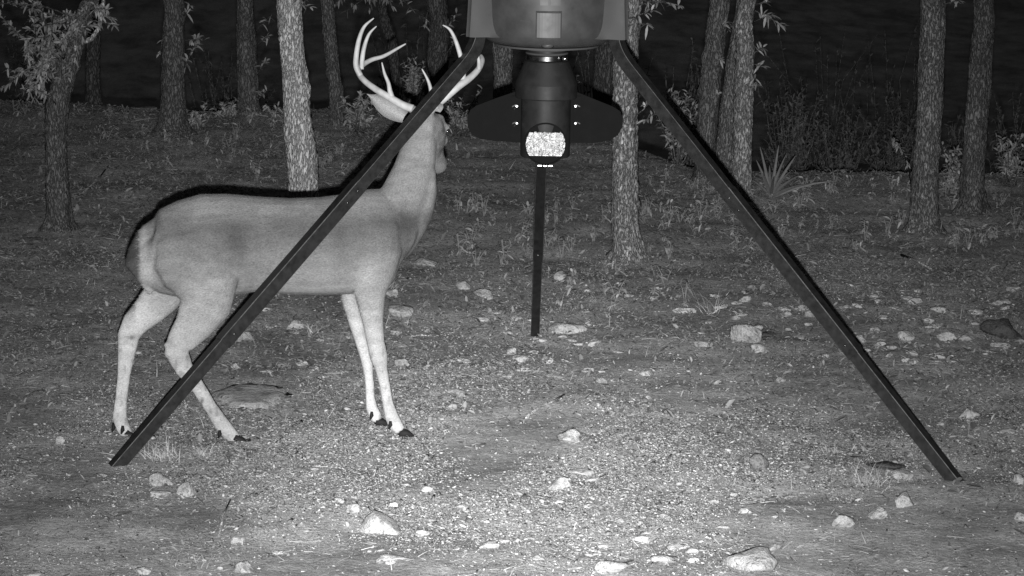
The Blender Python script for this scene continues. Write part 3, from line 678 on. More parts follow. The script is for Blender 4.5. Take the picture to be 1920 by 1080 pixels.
PATCH = [
    ('low leafy weed in the patch behind the feeder', 860, 1290, 395, 505, 56),
    ('low leafy weed round the foot of the clump of three trunks', 1290, 1520, 355, 470, 42),
    ('low leafy weed at the foot of the paired trunks', 1540, 1910, 360, 470, 40),
    ('low leafy weed beside the tall shrub and the mottled oak', 1200, 1340, 270, 370, 18),
    ('low leafy weed in the dim ground behind the back of the deer', 120, 860, 235, 340, 44),
    ('low weed along the far edge of the clearing', 0, 700, 196, 232, 46),
    ('low weed along the edge of the drop outside the clump of three', 1430, 1915, 318, 372, 40),
    ('low sparse weed near the slanting rock cluster', 1040, 1350, 505, 590, 16),
]
for lab, x0, x1, y0, y1, n_ in PATCH:
    for k in range(n_):
        px, py = rnd.uniform(x0, x1), rnd.uniform(y0, y1); g = spot(px, py)
        if g.y > float(crest(g.x)): continue
        o = put('weed', WEEDS[rnd.randrange(6)]); o.location = (g.x, g.y, hz(g.x, g.y)); s_ = rnd.uniform(.45, 1.0); o.scale = (s_, s_, s_); o.rotation_euler = (0, 0, rnd.uniform(0, 6.28))
        tag(o, lab, 'weed', lab.replace('weed', 'weeds', 1))
def tuft(px, py, w, h, n_, label, seed, tone=(.6, 1.2)):
    r = random.Random(seed); b = spot(px, py); b.z = hz(b.x, b.y); sc = b.y / FPX; m = MB()
    for k in range(n_):
        a = r.uniform(0, 6.28); o_ = Vector((r.gauss(0, .16) * w * sc, r.gauss(0, .16) * w * sc, -.005)); L_ = h * sc * r.uniform(.5, 1.25)
        d = Vector((math.cos(a) * r.uniform(.1, 1.1), math.sin(a) * r.uniform(.1, 1.1), 1)).normalized(); sd = Vector((r.gauss(0, 1), r.gauss(0, 1), 0)).normalized() * .0012; V_ = []
        for q in range(5):
            tt = q / 4; c = o_ + d * (L_ * tt) - Vector((0, 0, .45 * L_ * tt * tt)) + Vector((d.x, d.y, 0)) * (.25 * L_ * tt * tt); V_ += [c - sd * (1.1 - tt), c + sd * (1.1 - tt)]
        m.add(V_, [(2 * q, 2 * q + 1, 2 * q + 3, 2 * q + 2) for q in range(4)], r.uniform(*tone))
    o_ = m.build('grass_tuft', M['straw'], tone=True); o_.location = b; tag(o_, label, 'grass')
tuft(305, 862, 110, 75, 120, 'pale dry grass tuft growing against the foot of the left leg', 71)
tuft(380, 858, 90, 45, 60, 'thin dry grass between the left leg and the hind hoof', 72)
tuft(1625, 905, 120, 70, 150, 'dry grass tuft near the foot of the right leg', 73, (.5, 1.0))
tuft(1560, 850, 90, 40, 60, 'sparse dry grass above the pale rounded boulder', 74, (.5, .9))
tuft(590, 625, 60, 60, 26, 'few dry stalks standing under the belly of the deer', 75)
tuft(1335, 590, 60, 90, 26, 'sprawling dry weed stalks above the flat elongated stone', 76, (.8, 1.2))
tuft(730, 545, 60, 40, 30, 'short grass at the edge of the weeds in front of the chest', 77)
tuft(350, 1050, 150, 35, 70, 'short dry grass in front of the heap of three rocks', 78, (.4, .9))

# ------------------------------------------------------------------ tripod feeder
FL, FR, FB = spot(207, 877), spot(1803, 905), spot(1003, 624)
CEN = (FL + FR + FB) / 3; CEN.z = 0; CEN.x += 0.017
def lvl(py): return at(1024, py, CEN.y).z          # height of a picture row at the feeder's axis
feeder = thing('tripod_feeder', 'black tripod game feeder with round hopper and hanging feed tube', 'feeder', CEN)
SC = CEN.y / FPX
zlip = lvl(80)
ax = Vector((CEN.x, CEN.y, 0))
AX = lambda z: Vector((CEN.x, CEN.y, z))
HR = 0.268
m = MB(); m.lathe(AX(zlip), [(0.085, -0.004), (0.20, 0.0), (0.225, 0.006), (0.245, 0.02), (0.258, 0.045), (HR - .003, .08), (HR, 0.12), (HR + .012, 0.5), (HR + .022, 0.85), (HR + .03, 0.86), (HR + .03, 0.89)], 72)
hop = m.build('hopper', M['hopper'], feeder, CEN, auto=35)
m = MB(); m.lathe(AX(zlip + .89), [(HR + .04, 0), (HR + .04, .04), (HR - .02, .10), (.1, .17), (.02, .18)], 64); m.build('lid', M['hopper'], feeder, CEN, auto=35)
m = MB(); m.lathe(AX(zlip - .012), [(0.17, 0.0), (0.205, 0.003), (0.205, 0.0095), (0.17, 0.0105)], 64); m.build('bottom_rim', M['sleeve'], feeder, CEN, auto=35)
# moulded panels on the front of the hopper
def curved_panel(mb, a0, a1, z0, z1, r0, r1, n_=8):
    V_ = []
    for k in range(n_ + 1):
        a = a0 + (a1 - a0) * k / n_
        for rr, zz in ((r0, z0), (r1, z0 + .003), (r1, z1 - .003), (r0, z1)):
            V_.append(AX(zz) + Vector((math.sin(a) * rr, -math.cos(a) * rr, 0)))
    mb.add(V_, [(k * 4 + j, (k + 1) * 4 + j, (k + 1) * 4 + (j + 1) % 4, k * 4 + (j + 1) % 4) for k in range(n_) for j in range(4)] + [(0, 1, 2, 3), tuple(n_ * 4 + j for j in (3, 2, 1, 0))])
ang = lambda px: math.asin(max(-1, min(1, (px - 1028) * SC / HR)))
hr_at = lambda z: HR + .012 * (z - zlip - .12) / .38 if z > zlip + .12 else HR
m = MB(); z0, z1 = zlip + .045, zlip + .145; gm = MB(); curved_panel(gm, ang(1005.5), ang(1052.5), z0 - .005, z1 + .006, .245, HR + .006); gm.build('panel_recess_shade', M['black_plastic'], hop, CEN, smooth=False); curved_panel(m, ang(1008.5), ang(1049.5), z0, z1, .245, HR + .014); pan = m.build('front_panel', M['hopper'], hop, CEN, smooth=False)  # larger black plate behind the panel paints in the shade of a recess
for px0, px1, n_ in ((1013, 1027, 0), (1031, 1049, 1)):
    m = MB(); curved_panel(m, ang(px0), ang(px1), zlip + .168, zlip + .34, .25, HR + .013); m.build('front_panel', M['hopper'], hop, CEN, smooth=False)
m = MB(); curved_panel(m, ang(978), ang(997), zlip + .107, zlip + .111, .25, HR + .006); m.build('mould_mark', M['sleeve'], hop, CEN, smooth=False)
m = MB(); m.tube([AX(zlip + .012) + Vector((0, -.225, 0)), AX(zlip + .014) + Vector((0, -.246, 0))], [(.011, .026), (.008, .02)], 16, ref=Vector((0, 0, 1))); m.build('drain_knob', M['hopper'], hop, CEN)

def square(mb, p, q, half, corner, n_=1):
    """square steel tube from p to q with one corner edge turned towards 'corner', its edges slightly rounded"""
    t = (q - p).normalized(); a = (corner - t * corner.dot(t)).normalized(); b = t.cross(a); V_ = []
    prof = []
    for k in range(4):
        th = k * math.pi / 2
        for e in (-.05, .05):
            c0 = math.cos(th), math.sin(th); d0 = -math.sin(th), math.cos(th); rr = half * 1.414
            prof.append((c0[0] * rr * (1 - abs(e)) + d0[0] * e * rr, c0[1] * rr * (1 - abs(e)) + d0[1] * e * rr))
    for c in (p, q):
        for u, w in prof: V_.append(c + a * u + b * w)
    n8 = 8
    mb.add(V_, [(k, (k + 1) % n8, n8 + (k + 1) % n8, n8 + k) for k in range(n8)] + [tuple(reversed(range(n8))), tuple(range(n8, 2 * n8))])
def edge_wear(o_):
    o_.data.materials.append(M['worn_steel']); 
    for k in (0, 2, 4, 6): o_.data.polygons[k].material_index = 1
for foot in (FL, FR, FB):
    d = Vector((foot.x - CEN.x, foot.y - CEN.y, 0)).normalized(); foot = foot.copy(); foot.z = hz(foot.x, foot.y)
    zt = lvl(40)
    top = AX(zlip + .75) + d * (HR + .055); a0 = AX(zlip + .11) + d * (HR + .032)
    leg = put('leg', bpy.data.meshes.new('leg'), feeder)
    # bent upper piece
    bend = []
    p0, p1 = a0, a0 + Vector((0, 0, -.055)) + d * .006
    dirn = (foot - (p1 + d * .05 - Vector((0, 0, .06)))).normalized()
    pc = p1 - Vector((0, 0, .06)); p2 = pc + dirn * .09
    path = [top, a0, p1]
    for k in range(1, 8):
        tt = k / 7; path.append(p1 * (1 - tt) ** 2 + pc * (2 * tt * (1 - tt)) + p2 * tt ** 2)
    end = foot - dirn * 0.0 - Vector((0, 0, .03)); axis_d = (end - p2).normalized(); Lg = (end - p2).length
    j1, j2 = p2 + axis_d * Lg * .36, p2 + axis_d * Lg * .69
    view = (EYE - (p2 + end) / 2).normalized()
    side_ = axis_d.cross(d).normalized()
    cor = (d * .75 + Vector((0, 0, 1)) * .66); cor = (cor - axis_d * cor.dot(axis_d)).normalized(); cor = (cor + axis_d.cross(cor)).normalized()   # flat sides face outward
    lm = MB()
    hs = .0235 if foot.y < CEN.y else .0205
    bev = .07; sq = [(1, -1 + bev), (1, 1 - bev), (1 - bev, 1), (-1 + bev, 1), (-1, 1 - bev), (-1, -1 + bev), (-1 + bev, -1), (1 - bev, -1)]
    lm.tube(path + [j1], [hs * .72, hs * .8] + [hs * (.9 + .1 * min(1, k / 3)) for k in range(len(path) - 1)], ref=d.cross(Vector((0, 0, 1))).normalized(), prof=sq)
    me = bpy.data.meshes.new('leg'); me.from_pydata([tuple(Vector(p) - CEN) for p in lm.v], [], lm.f); me.materials.append(M['black_steel']); leg.data = me; me.materials.append(M['worn_steel']); [setattr(p_, 'material_index', 1) for k, p_ in enumerate(me.polygons) if k % 2 == 1 and k < len(me.polygons) - 2]
    m = MB(); square(m, j1 - axis_d * .12, j2, hs * 1.1, cor); edge_wear(m.build('leg_section', M['black_steel'], leg, CEN, smooth=False))
    m = MB(); square(m, j2 - axis_d * .0, end, hs * .97, cor); edge_wear(m.build('leg_section', M['black_steel'], leg, CEN, smooth=False))
    for j in (j1 - axis_d * .09, j1 - axis_d * .03, j2 - axis_d * .05):
        nrm = (view - axis_d * view.dot(axis_d)).normalized(); cc = (cor - axis_d * cor.dot(axis_d)).normalized(); fn = (nrm * 1.0 - cc * .0)
        f1 = (cc + axis_d.cross(cc)).normalized(); f2 = (cc - axis_d.cross(cc)).normalized(); f1, f2 = max((f1, f2, -f1, -f2), key=lambda q_: q_.dot(view)), f1; ff = f1
        m = MB(); m.tube([j + ff * hs * .9, j + ff * hs * 1.24], [.0045, .004], 8); m.build('bolt', M['dull_metal'], leg, CEN)
    # moulded sleeve on the hopper holding the leg
    m = MB(); b_ = Vector((-d.y, d.x, 0)); zb = zlip + .035
    V_ = []
    SL = ((zb, .036, .062, .084), (zb + .012, .036, .050, .084), (zb + .03, .035, .043, .083), (zb + .06, .034, .038, .081), (zb + .14, .031, .034, .077), (zb + .5, .030, .032, .074))
    for zz, wo, wi, ro in SL:
        for (rr, ww) in ((HR - .03, -wi), (HR + .006, -wi * .92), (HR + .02, -wo), (HR + ro - .012, -wo * .72), (HR + ro, -.014), (HR + ro - .006, 0), (HR + ro, .014), (HR + ro - .012, wo * .72), (HR + .02, wo), (HR + .006, wi * .92), (HR - .03, wi)):
            V_.append(AX(zz) + d * rr + b_ * ww)
    ns_ = 11
    m.add(V_, [(r_ * ns_ + k, r_ * ns_ + k + 1, (r_ + 1) * ns_ + k + 1, (r_ + 1) * ns_ + k) for r_ in range(len(SL) - 1) for k in range(ns_ - 1)]); m.build('leg_sleeve', M['sleeve'], hop, CEN, smooth=True, auto=50)

# hanging feed tube below the hopper
q = lambda py: lvl(py) - zlip
rn = 38 * SC
m = MB(); m.lathe(AX(zlip), [(rn * .98, q(118)), (rn * .98, q(108)), (rn * .98, -.004)], 40); m.build('neck', M['black_plastic'], feeder, CEN, auto=30)
for pz in (90.5, 98):
    m = MB(); m.lathe(AX(zlip), [(rn * .98, q(pz + 3)), (rn * 1.06, q(pz + 2)), (rn * 1.06, q(pz)), (rn * .98, q(pz - 1))], 40); m.build('neck_ring', M['sleeve'], feeder, CEN)
m = MB(); m.lathe(AX(zlip), [(rn * 1.0, q(112)), (rn * 1.03, q(111)), (rn * 1.03, q(103)), (rn * 1.0, q(102))], 48); cl = m.build('clamp_ring', M['dull_metal'], feeder, CEN, auto=30)
m = MB(); pz = AX(zlip + q(106)); m.tube([pz + Vector((rn * .75, -rn * .85, 0)), pz + Vector((rn * 1.0, -rn * .85, 0))], .007, 8); m.build('clamp_screw', M['chrome'], cl, CEN)
rc, rt = 58.5 * SC, 47 * SC
m = MB(); m.lathe(AX(zlip), [(rc * .97, q(183)), (rc, q(181)), (rc, q(156)), (rc * .97, q(152)), (rn * 1.1, q(114)), (rn * 1.0, q(112))], 48); m.build('reducer_cone', M['black_plastic'], feeder, CEN, auto=12)
m = MB(); m.lathe(AX(zlip), [(rt * .2, q(294)), (rt * .96, q(293)), (rt, q(290)), (rt, q(181))], 48); tube_ = m.build('feed_tube', M['black_plastic'], feeder, CEN, auto=30)
# port facing the camera side: an open stub with grain in it
pdir = Vector((0, -1, .10)).normalized(); pc = AX(zlip + q(268)); pr = 40 * SC; side_ = Vector((1, 0, 0)); pu = side_.cross(pdir) * -1
if pu.z < 0: pu = -pu
V_, Fs = [], []; n_ = 40
for (dist, rr) in ((rt * .3, pr), (rt * 1.34, pr), (rt * 1.36, pr * .93), (rt * 1.02, pr * .93)):
    for k in range(n_):
        th = 2 * math.pi * k / n_; V_.append(pc + pdir * dist + side_ * (rr * math.cos(th)) + pu * (rr * math.sin(th)))
Fs = [(r_ * n_ + k, r_ * n_ + (k + 1) % n_, (r_ + 1) * n_ + (k + 1) % n_, (r_ + 1) * n_ + k) for r_ in range(3) for k in range(n_)]
m = MB(); m.add(V_, Fs); m.add(V_[-n_:], [tuple(range(n_))]); m.build('feed_port', M['fin'], feeder, CEN, auto=30)
m = MB()
for k in (-1, 0, 1): m.box(pc + pdir * rt * 1.2 + side_ * (k * .021) - pu * pr * 1.02, side_ * .007, pdir * .005, pu * .0022)
m.build('port_latch', M['dull_metal'], feeder, CEN, smooth=False)
# heap of grain filling the port, cut level at the sill and under the lintel
r = random.Random(4); kk = []
while len(kk) < 520:
    u, w = r.uniform(-1, 1), r.uniform(-.55, .56)
    if u * u + w * w < .93: kk.append((u, w))
Pk = np.array([tuple(pc + pdir * (rt * (1.30 - .13 * (w + .6)) + r.uniform(-.003, .003)) + side_ * (u * pr * .93) + pu * (w * pr * .93)) for u, w in kk])
nk = len(Pk); Sk = np.column_stack([np.full(nk, .0078), np.full(nk, .0056), np.full(nk, .005)]) * np.array([[r.uniform(.8, 1.2)] for _ in range(nk)])
Rk = rot_mats(np.array([r.uniform(0, 6) for _ in range(nk)]), np.array([r.uniform(0, 6) for _ in range(nk)]), np.array([r.uniform(0, 6) for _ in range(nk)])); tk = np.array([r.uniform(.4, 1.0) for _ in range(nk)])
Vk, Fk, _ = instance(octa, of, Pk, Rk, Sk, tk); Vk = Vk - np.array(pc)
o = put('corn', np_mesh('corn', Vk, Fk, M['corn'], np.repeat(tk, len(octa)), smooth=True)); o.location = pc; tag(o, 'bright corn kernels showing in the round port of the feed tube', 'corn', kind='stuff')
m = MB(); bb = pc + pdir * rt * 1.13 - pu * pr * .03; V_ = []
for k in range(33):
    u = -1 + 2 * k / 32; hh = math.sqrt(max(0, 1 - u * u)) * .93; V_ += [bb + side_ * u * pr * .92 + pu * (min(hh, .55) * pr), bb + side_ * u * pr * .92 - pu * (min(hh, .53) * pr)]
m.add(V_, [(2 * k, 2 * k + 1, 2 * k + 3, 2 * k + 2) for k in range(32)]); b_ = m.build('corn_bed', M['corn'], o, pc, tone=True, smooth=False)
# side wings
def wing(outl, sgn):
    Yw = CEN.y; m = MB(); P_ = [at(px, py, Yw) for px, py in outl]; n_ = len(P_); th = Vector((0, .003, 0))
    m.add([p - th for p in P_] + [p + th for p in P_], [tuple(range(n_)), tuple(reversed(range(n_, 2 * n_)))] + [(k, n_ + k, n_ + (k + 1) % n_, (k + 1) % n_) for k in range(n_)])
    w_ = m.build('wing', M['fin'], feeder, CEN, smooth=False)
    x0 = 968 if sgn < 0 else 1080
    mm = MB(); pa, pb = at(x0 + sgn * 2, 180, Yw - .012), at(x0 + sgn * 2, 262, Yw - .012); mm.box((pa + pb) / 2, X * .014, Vector((0, .004, 0)), (pb - pa) * .5); mm.build('wing_bracket', M['fin'], w_, CEN, smooth=False)
    for py in (199, 231):
        c = at(x0 + sgn * -1, py, Yw - .02); m2 = MB(); m2.tube([c + Vector((0, .01, 0)), c + Vector((0, -.004, 0))], [.0055, .0045], 6); m2.box(c + X * (sgn * .011) + Vector((0, -.004, .002)), X * .007 + Vector((0, .002, sgn * -.003)), Vector((0, .003, 0)), Vector((0, 0, .0024))); m2.box(c + X * (sgn * .006) + Vector((0, -.004, -.008)), X * .005 + Vector((0, .004, .003)), Vector((0, .003, 0)), Vector((0, 0, .002))); m2.build('wing_nut', M['chrome'], w_, CEN, smooth=False)
wing([(990, 170), (965, 172), (930, 184), (893, 198), (882, 206), (876, 220), (877, 238), (884, 252), (900, 260), (925, 264), (990, 268)], -1)
wing([(1058, 170), (1083, 173), (1115, 186), (1150, 200), (1162, 208), (1168, 222), (1167, 238), (1158, 254), (1142, 263), (1115, 268), (1058, 268)], 1)

# ------------------------------------------------------------------ the buck
YAW = math.radians(14); EX = Vector((math.cos(YAW), math.sin(YAW), 0)); EY = Vector((-math.sin(YAW), math.cos(YAW), 0))
nearH, nearF = spot(450, 833), spot(764, 817)
mid = (nearH + nearF) / 2; OR = mid + EY * 0.085
OR = OR - EX * 0.12; OR.z = hz(OR.x, OR.y)
def D(px, py, lat=0.0):                  # a point of the animal at lateral offset lat (left side positive) from its middle plane
    r_ = ray(px, py); o_ = OR + EY * lat; return EYE + r_ * ((o_ - EYE).dot(EY) / r_.dot(EY))
PXM = D(500, 600).y / FPX
deer = thing('deer', 'white tailed buck with branched antlers walking past the feeder, head turned away', 'deer', OR)
body = MB()
secs = [(258, 436, 470, .02), (263, 420, 508, .06), (277, 405, 535, .092), (300, 391, 552, .115), (340, 374, 562, .132), (385, 361, 566, .14), (430, 361, 556, .132), (480, 366, 550, .132), (540, 369, 554, .15),
        (600, 367, 556, .156), (648, 361, 555, .15), (692, 350, 547, .135), (727, 350, 532, .118), (752, 368, 512, .10), (769, 405, 488, .075), (777, 432, 468, .035)]
body.tube([D(a, (b + c) / 2) for a, b, c, w in secs], [((c - b) / 2 * PXM * 1.0, w) for a, b, c, w in secs], 28, ref=Vector((0, 0, 1)))
def limb(lst, n_=18, ref=None):
    body.tube([D(p[0], p[1], p[2]) for p in lst], [(p[3] * PXM / 2, p[4]) for p in lst], n_, ref=ref or EX)
# neck
nk_ = [(722, 450, 0, 104, .095), (739, 408, 0, 104, .085), (760, 365, .0, 95, .075), (776, 322, .005, 83, .064), (783, 290, .01, 73, .057), (789, 258, .015, 62, .053), (795, 236, .02, 50, .05), (796, 222, .025, 34, .035)]
limb(nk_)
limb([(738, 492, 0, 20, .03), (757, 462, 0, 40, .05), (775, 430, 0, 46, .055), (790, 400, 0, 46, .05), (800, 360, 0, 40, .045), (803, 320, .005, 30, .04)])
# shoulders, thighs (both sides)
for s_ in (-1, 1):
    limb([(714, 368, s_ * .045, 8, .008), (712, 384, s_ * .06, 46, .026), (708, 420, s_ * .085, 90, .05), (704, 470, s_ * .095, 104, .055), (697, 520, s_ * .095, 84, .052), (692, 556, s_ * .09, 56, .042)])
    limb([(345, 398, s_ * .03, 8, .008), (346, 416, s_ * .055, 60, .03), (350, 445, s_ * .08, 118, .058), (360, 480, s_ * .095, 150, .068), (372, 520, s_ * .09, 130, .06), (378, 548, s_ * .085, 80, .03)])
# near legs (right side, lat < 0) and far legs
n_, f_ = -0.085, 0.085
limb([(352, 440, n_ + .02, 20, .02), (360, 480, n_ + .0, 120, .05), (388, 535, n_ - .012, 128, .06), (385, 575, n_ - .008, 100, .05), (362, 612, n_, 74, .038), (338, 642, n_, 56, .028), (330, 660, n_, 47, .025), (346, 692, n_, 36, .019), (372, 727, n_, 28, .0155), (396, 765, n_, 26, .015), (414, 793, n_, 31, .0175), (428, 810, n_, 30, .018), (441, 823, n_, 24, .017)])
limb([(322, 640, n_, 14, .014), (312, 646, n_, 12, .013), (322, 662, n_, 16, .014)], 10)
limb([(335, 500, f_ - .02, 110, .055), (318, 535, f_, 90, .05), (300, 560, f_, 74, .042), (276, 585, f_, 62, .034), (252, 608, f_, 52, .027), (241, 630, f_, 44, .024), (237, 665, f_, 34, .019), (232, 705, f_, 26, .0155), (227, 750, f_, 25, .015), (224, 782, f_, 29, .0175), (231, 803, f_, 28, .0175), (240, 817, f_, 22, .017)])
limb([(238, 604, f_, 14, .014), (231, 610, f_, 12, .013), (236, 630, f_, 16, .014)], 10)
limb([(698, 520, n_ - .01, 74, .048), (695, 560, n_ - .008, 56, .04), (699, 600, n_, 42, .03), (704, 640, n_, 35, .0255), (710, 668, n_, 36, .026), (715, 692, n_, 25, .018), (722, 725, n_, 22, .015), (727, 755, n_, 22, .015), (734, 780, n_, 28, .0175), (742, 797, n_, 28, .018), (751, 808, n_, 22, .017)])
limb([(662, 525, f_, 50, .042), (656, 560, f_, 34, .034), (668, 605, f_, 30, .027), (680, 645, f_, 27, .024), (687, 672, f_, 24, .021), (692, 705, f_, 19, .015), (694, 745, f_, 19, .0145), (697, 765, f_, 24, .0175), (704, 780, f_, 25, .018), (709, 788, f_, 20, .016)])
# tail head and tail
body.tube([D(380, 425), D(335, 423), D(300, 426), D(276, 436), D(264, 452), D(262, 474)], [.05, .062, .046, .032, .024, .018], 16, ref=EY)
limb([(276, 426, -.0, 6, .01), (267, 436, -.005, 20, .024), (260, 456, -.01, 27, .032), (261, 482, -.012, 30, .032), (267, 510, -.015, 27, .028), (275, 534, -.015, 18, .019), (283, 552, -.015, 7, .008)])
# head, turned away from the camera
HP = D(795, 228, .03); HD = Vector((.062, .19, -.20)).normalized(); HRt = Vector((HD.y, -HD.x, 0)).normalized(); HU = HRt.cross(HD).normalized()
if HU.z < 0: HU = -HU
hs_ = [(-.045, .02, .02, -.01), (-.02, .05, .045, -.008), (.03, .070, .066, 0), (.08, .070, .068, -.002), (.12, .060, .058, -.006), (.165, .047, .040, -.010), (.21, .039, .034, -.012), (.25, .036, .034, -.012), (.275, .030, .030, -.014), (.29, .016, .018, -.016)]
body.tube([HP + HD * a + HU * d_ for a, b, c, d_ in hs_], [(b, c) for a, b, c, d_ in hs_], 22, ref=HU)
for s_ in (-1, 1):     # brows, eye sockets, pedicles, jaw
    body.tube([HP + HD * .05 + HU * .045 + HRt * s_ * .035, HP + HD * .085 + HU * .038 + HRt * s_ * .058, HP + HD * .115 + HU * .025 + HRt * s_ * .045], [.014, .021, .012], 10)
    body.tube([HP + HD * .02 - HU * .03 + HRt * s_ * .035, HP + HD * .09 - HU * .045 + HRt * s_ * .03, HP + HD * .18 - HU * .035 + HRt * s_ * .015], [.028, .026, .014], 12)
    body.tube([HP + HD * .25 + HU * .004 + HRt * s_ * .018, HP + HD * .285 - HU * .002 + HRt * s_ * .014], [.017, .014], 10)

body.tube([HP + HU * .02 - HRt * .015, at(786, 212, HP.y), at(768, 202, HP.y + .005)], [.03, .022, .016], 12)
body.tube([HP + HU * .02 + HRt * .015, at(802, 214, HP.y - .01), at(812, 203, HP.y - .02)], [.03, .022, .016], 12)
def lump(c, r_, v_):
    v_ = Vector(v_); body.tube([c - v_, c - v_ * .6, c, c + v_ * .6, c + v_], [r_ * .3, r_ * .8, r_, r_ * .8, r_ * .3], 12)
lump(at(825, 222, HP.y + .05), .017, (.012, .02, -.012)); lump(at(832, 262, HP.y + .10), .019, (.0, .02, -.022)); lump(at(824, 294, HP.y + .17), .020, (.004, .014, -.014))
for px, py, lat, r_, dz in ((710, 664, n_, .0185, .03), (686, 668, f_, .0155, .03), (318, 650, n_, .016, .02), (236, 618, f_, .016, .02), (737, 786, n_, .0155, .014), (699, 771, f_, .0145, .014), (419, 800, n_, .0155, .012), (226, 793, f_, .0155, .014)):
    lump(D(px, py, lat), r_, (0, 0, dz))
me0 = bpy.data.meshes.new('deer_parts'); me0.from_pydata(body.v, [], body.f)
bm = bmesh.new(); bm.from_mesh(me0); bmesh.ops.recalc_face_normals(bm, faces=bm.faces); bm.to_mesh(me0); bm.free()
tmp = bpy.data.objects.new('tmp', me0); COL.objects.link(tmp)
md = tmp.modifiers.new('r', 'REMESH'); md.mode = 'VOXEL'; md.voxel_size = 0.0062
md = tmp.modifiers.new('s', 'SMOOTH'); md.factor = 0.5; md.iterations = 6
dg = bpy.context.evaluated_depsgraph_get(); dg.update()
bme = bpy.data.meshes.new_from_object(tmp.evaluated_get(dg)); bme.name = 'body'
bpy.data.objects.remove(tmp)
nv = len(bme.vertices); co = np.empty(nv * 3); bme.vertices.foreach_get('co', co); co = co.reshape(-1, 3)
ex, ey = np.array(EX), np.array(EY)
def fur_tone(co):
    rel = co - np.array(OR); lx, ly, lz = rel @ ex, rel @ ey, rel[:, 2]
    sm = lambda a, b, v: np.clip((v - a) / (b - a), 0, 1) ** 2 * (3 - 2 * np.clip((v - a) / (b - a), 0, 1))
    t_ = 0.15 + 0.22 * sm(.88, .56, lz)
    t_ = t_ + .05 * vnoise(lx * 7, lz * 7 + ly * 5, 4)
    t_ += .11 * sm(.60, .42, lz)
    bel = sm(.52, .475, lz) * sm(.36, .43, lz) * sm(D_(640)[0] + .04, D_(600)[0], lx) * sm(D_(470)[0] - .03, D_(500)[0], lx)
    t_ = t_ + bel * .25
    t_ = t_ + .04 * sm(.42, .2, lz)
    # pale inner sides of the far legs and the rump
    t_ = t_ + .10 * sm(.0, .06, ly) * sm(.52, .46, lz)
    rump = sm(D_(290)[0], D_(276)[0], lx) * sm(.80, .72, lz) * sm(.40, .5, lz)
    t_ = t_ + .10 * rump * sm(-.12, -.07, ly)
    # dark back of the tail
    tail = sm(D_(262)[0], D_(254)[0], lx) * sm(.42, .5, lz) * sm(.84, .78, lz)
    t_ = t_ - .30 * tail
    # neck and head
    t_ = t_ + .17 * sm(.82, .92, lz)
    # muscle shade painted at flank fold and shoulder edge; scent glands and small leg marks
    def mark(px, py, lat, rx, rz, amt):
        q_ = D(px, py, lat) - OR; x0, y0, z0 = q_.dot(EX), q_.dot(EY), q_.z
        return amt * np.exp(-((lx - x0) / rx) ** 2 - ((lz - z0) / rz) ** 2 - ((ly - y0) / .06) ** 2)
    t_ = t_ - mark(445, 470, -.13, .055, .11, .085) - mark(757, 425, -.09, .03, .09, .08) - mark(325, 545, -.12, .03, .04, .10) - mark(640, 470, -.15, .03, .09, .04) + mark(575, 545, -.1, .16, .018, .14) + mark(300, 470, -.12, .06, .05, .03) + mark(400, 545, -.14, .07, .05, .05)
    t_ = t_ - mark(247, 632, .07, .014, .008, .38) - mark(240, 612, .07, .01, .008, .12) - mark(379, 752, -.1, .007, .012, .35) - mark(396, 772, -.1, .006, .01, .15) - mark(228, 705, .07, .008, .03, .10) - mark(318, 642, -.1, .012, .01, .14)
    t_ = t_ + mark(690, 510, -.14, .06, .05, .09) + mark(806, 238, -.03, .02, .02, .14) - mark(818, 218, -.03, .015, .012, .10) - mark(824, 280, .1, .012, .010, .16) - mark(828, 243, .06, .012, .010, .22) - mark(812, 250, 0, .008, .03, .06) + mark(800, 290, 0, .02, .05, .05) + mark(270, 470, -.02, .012, .12, .15)  # first mark paints a highlight on the shoulder; the others colour face and rump
    t_ = t_ * (1 + .10 * vnoise(lx * 60, lz * 90 + ly * 40, 8)) * (1 + .22 * vnoise(lx * 16 + lz * 6, lz * 46 + ly * 20, 18) + .12 * vnoise(lx * 40, lz * 120, 19))
    legm = sm(.40, .32, lz); sp_ = vnoise(lx * 70 + 3, lz * 48 + ly * 30, 23); t_ = t_ * (1 - legm * .3 * np.clip((sp_ - .22) / .12, 0, 1))
    return np.clip(t_, .08, .8) * .56
def D_(px):
    r_ = D(px, 500) - OR; return (r_.dot(EX), r_.z)
tone = fur_tone(co)
bme.vertices.foreach_set('co', (co - np.array(OR)).ravel())
a = bme.attributes.new('tone', 'FLOAT', 'POINT'); a.data.foreach_set('value', tone)
bme.materials.clear(); bme.materials.append(M['fur']); bme.polygons.foreach_set('use_smooth', [True] * len(bme.polygons)); bme.update()
bodyo = put('body', bme, deer)
# short coat: fine flat hairs lying backwards along the skin
me = bme; me.calc_loop_triangles(); nt = len(me.loop_triangles)
tv = np.empty(nt * 3, np.int32); me.loop_triangles.foreach_get('vertices', tv); tv = tv.reshape(-1, 3)
L0 = co - np.array(OR); A_, B_, C_ = L0[tv[:, 0]], L0[tv[:, 1]], L0[tv[:, 2]]
nr = np.cross(B_ - A_, C_ - A_); ar = np.linalg.norm(nr, axis=1); nr = nr / (ar[:, None] + 1e-12)
NH = 70000; idx = rng.choice(nt, NH, p=ar / ar.sum()); u, v = rng.uniform(0, 1, NH), rng.uniform(0, 1, NH); k = u + v > 1; u[k], v[k] = 1 - u[k], 1 - v[k]
Pp = A_[idx] + (B_ - A_)[idx] * u[:, None] + (C_ - A_)[idx] * v[:, None]; Nn = nr[idx]; tn = tone[tv[idx, 0]]
lz = Pp[:, 2]; legness = np.clip((.5 - lz) / .12, 0, 1)[:, None]; neck_ = np.clip((lz - .86) / .1, 0, 1)[:, None]
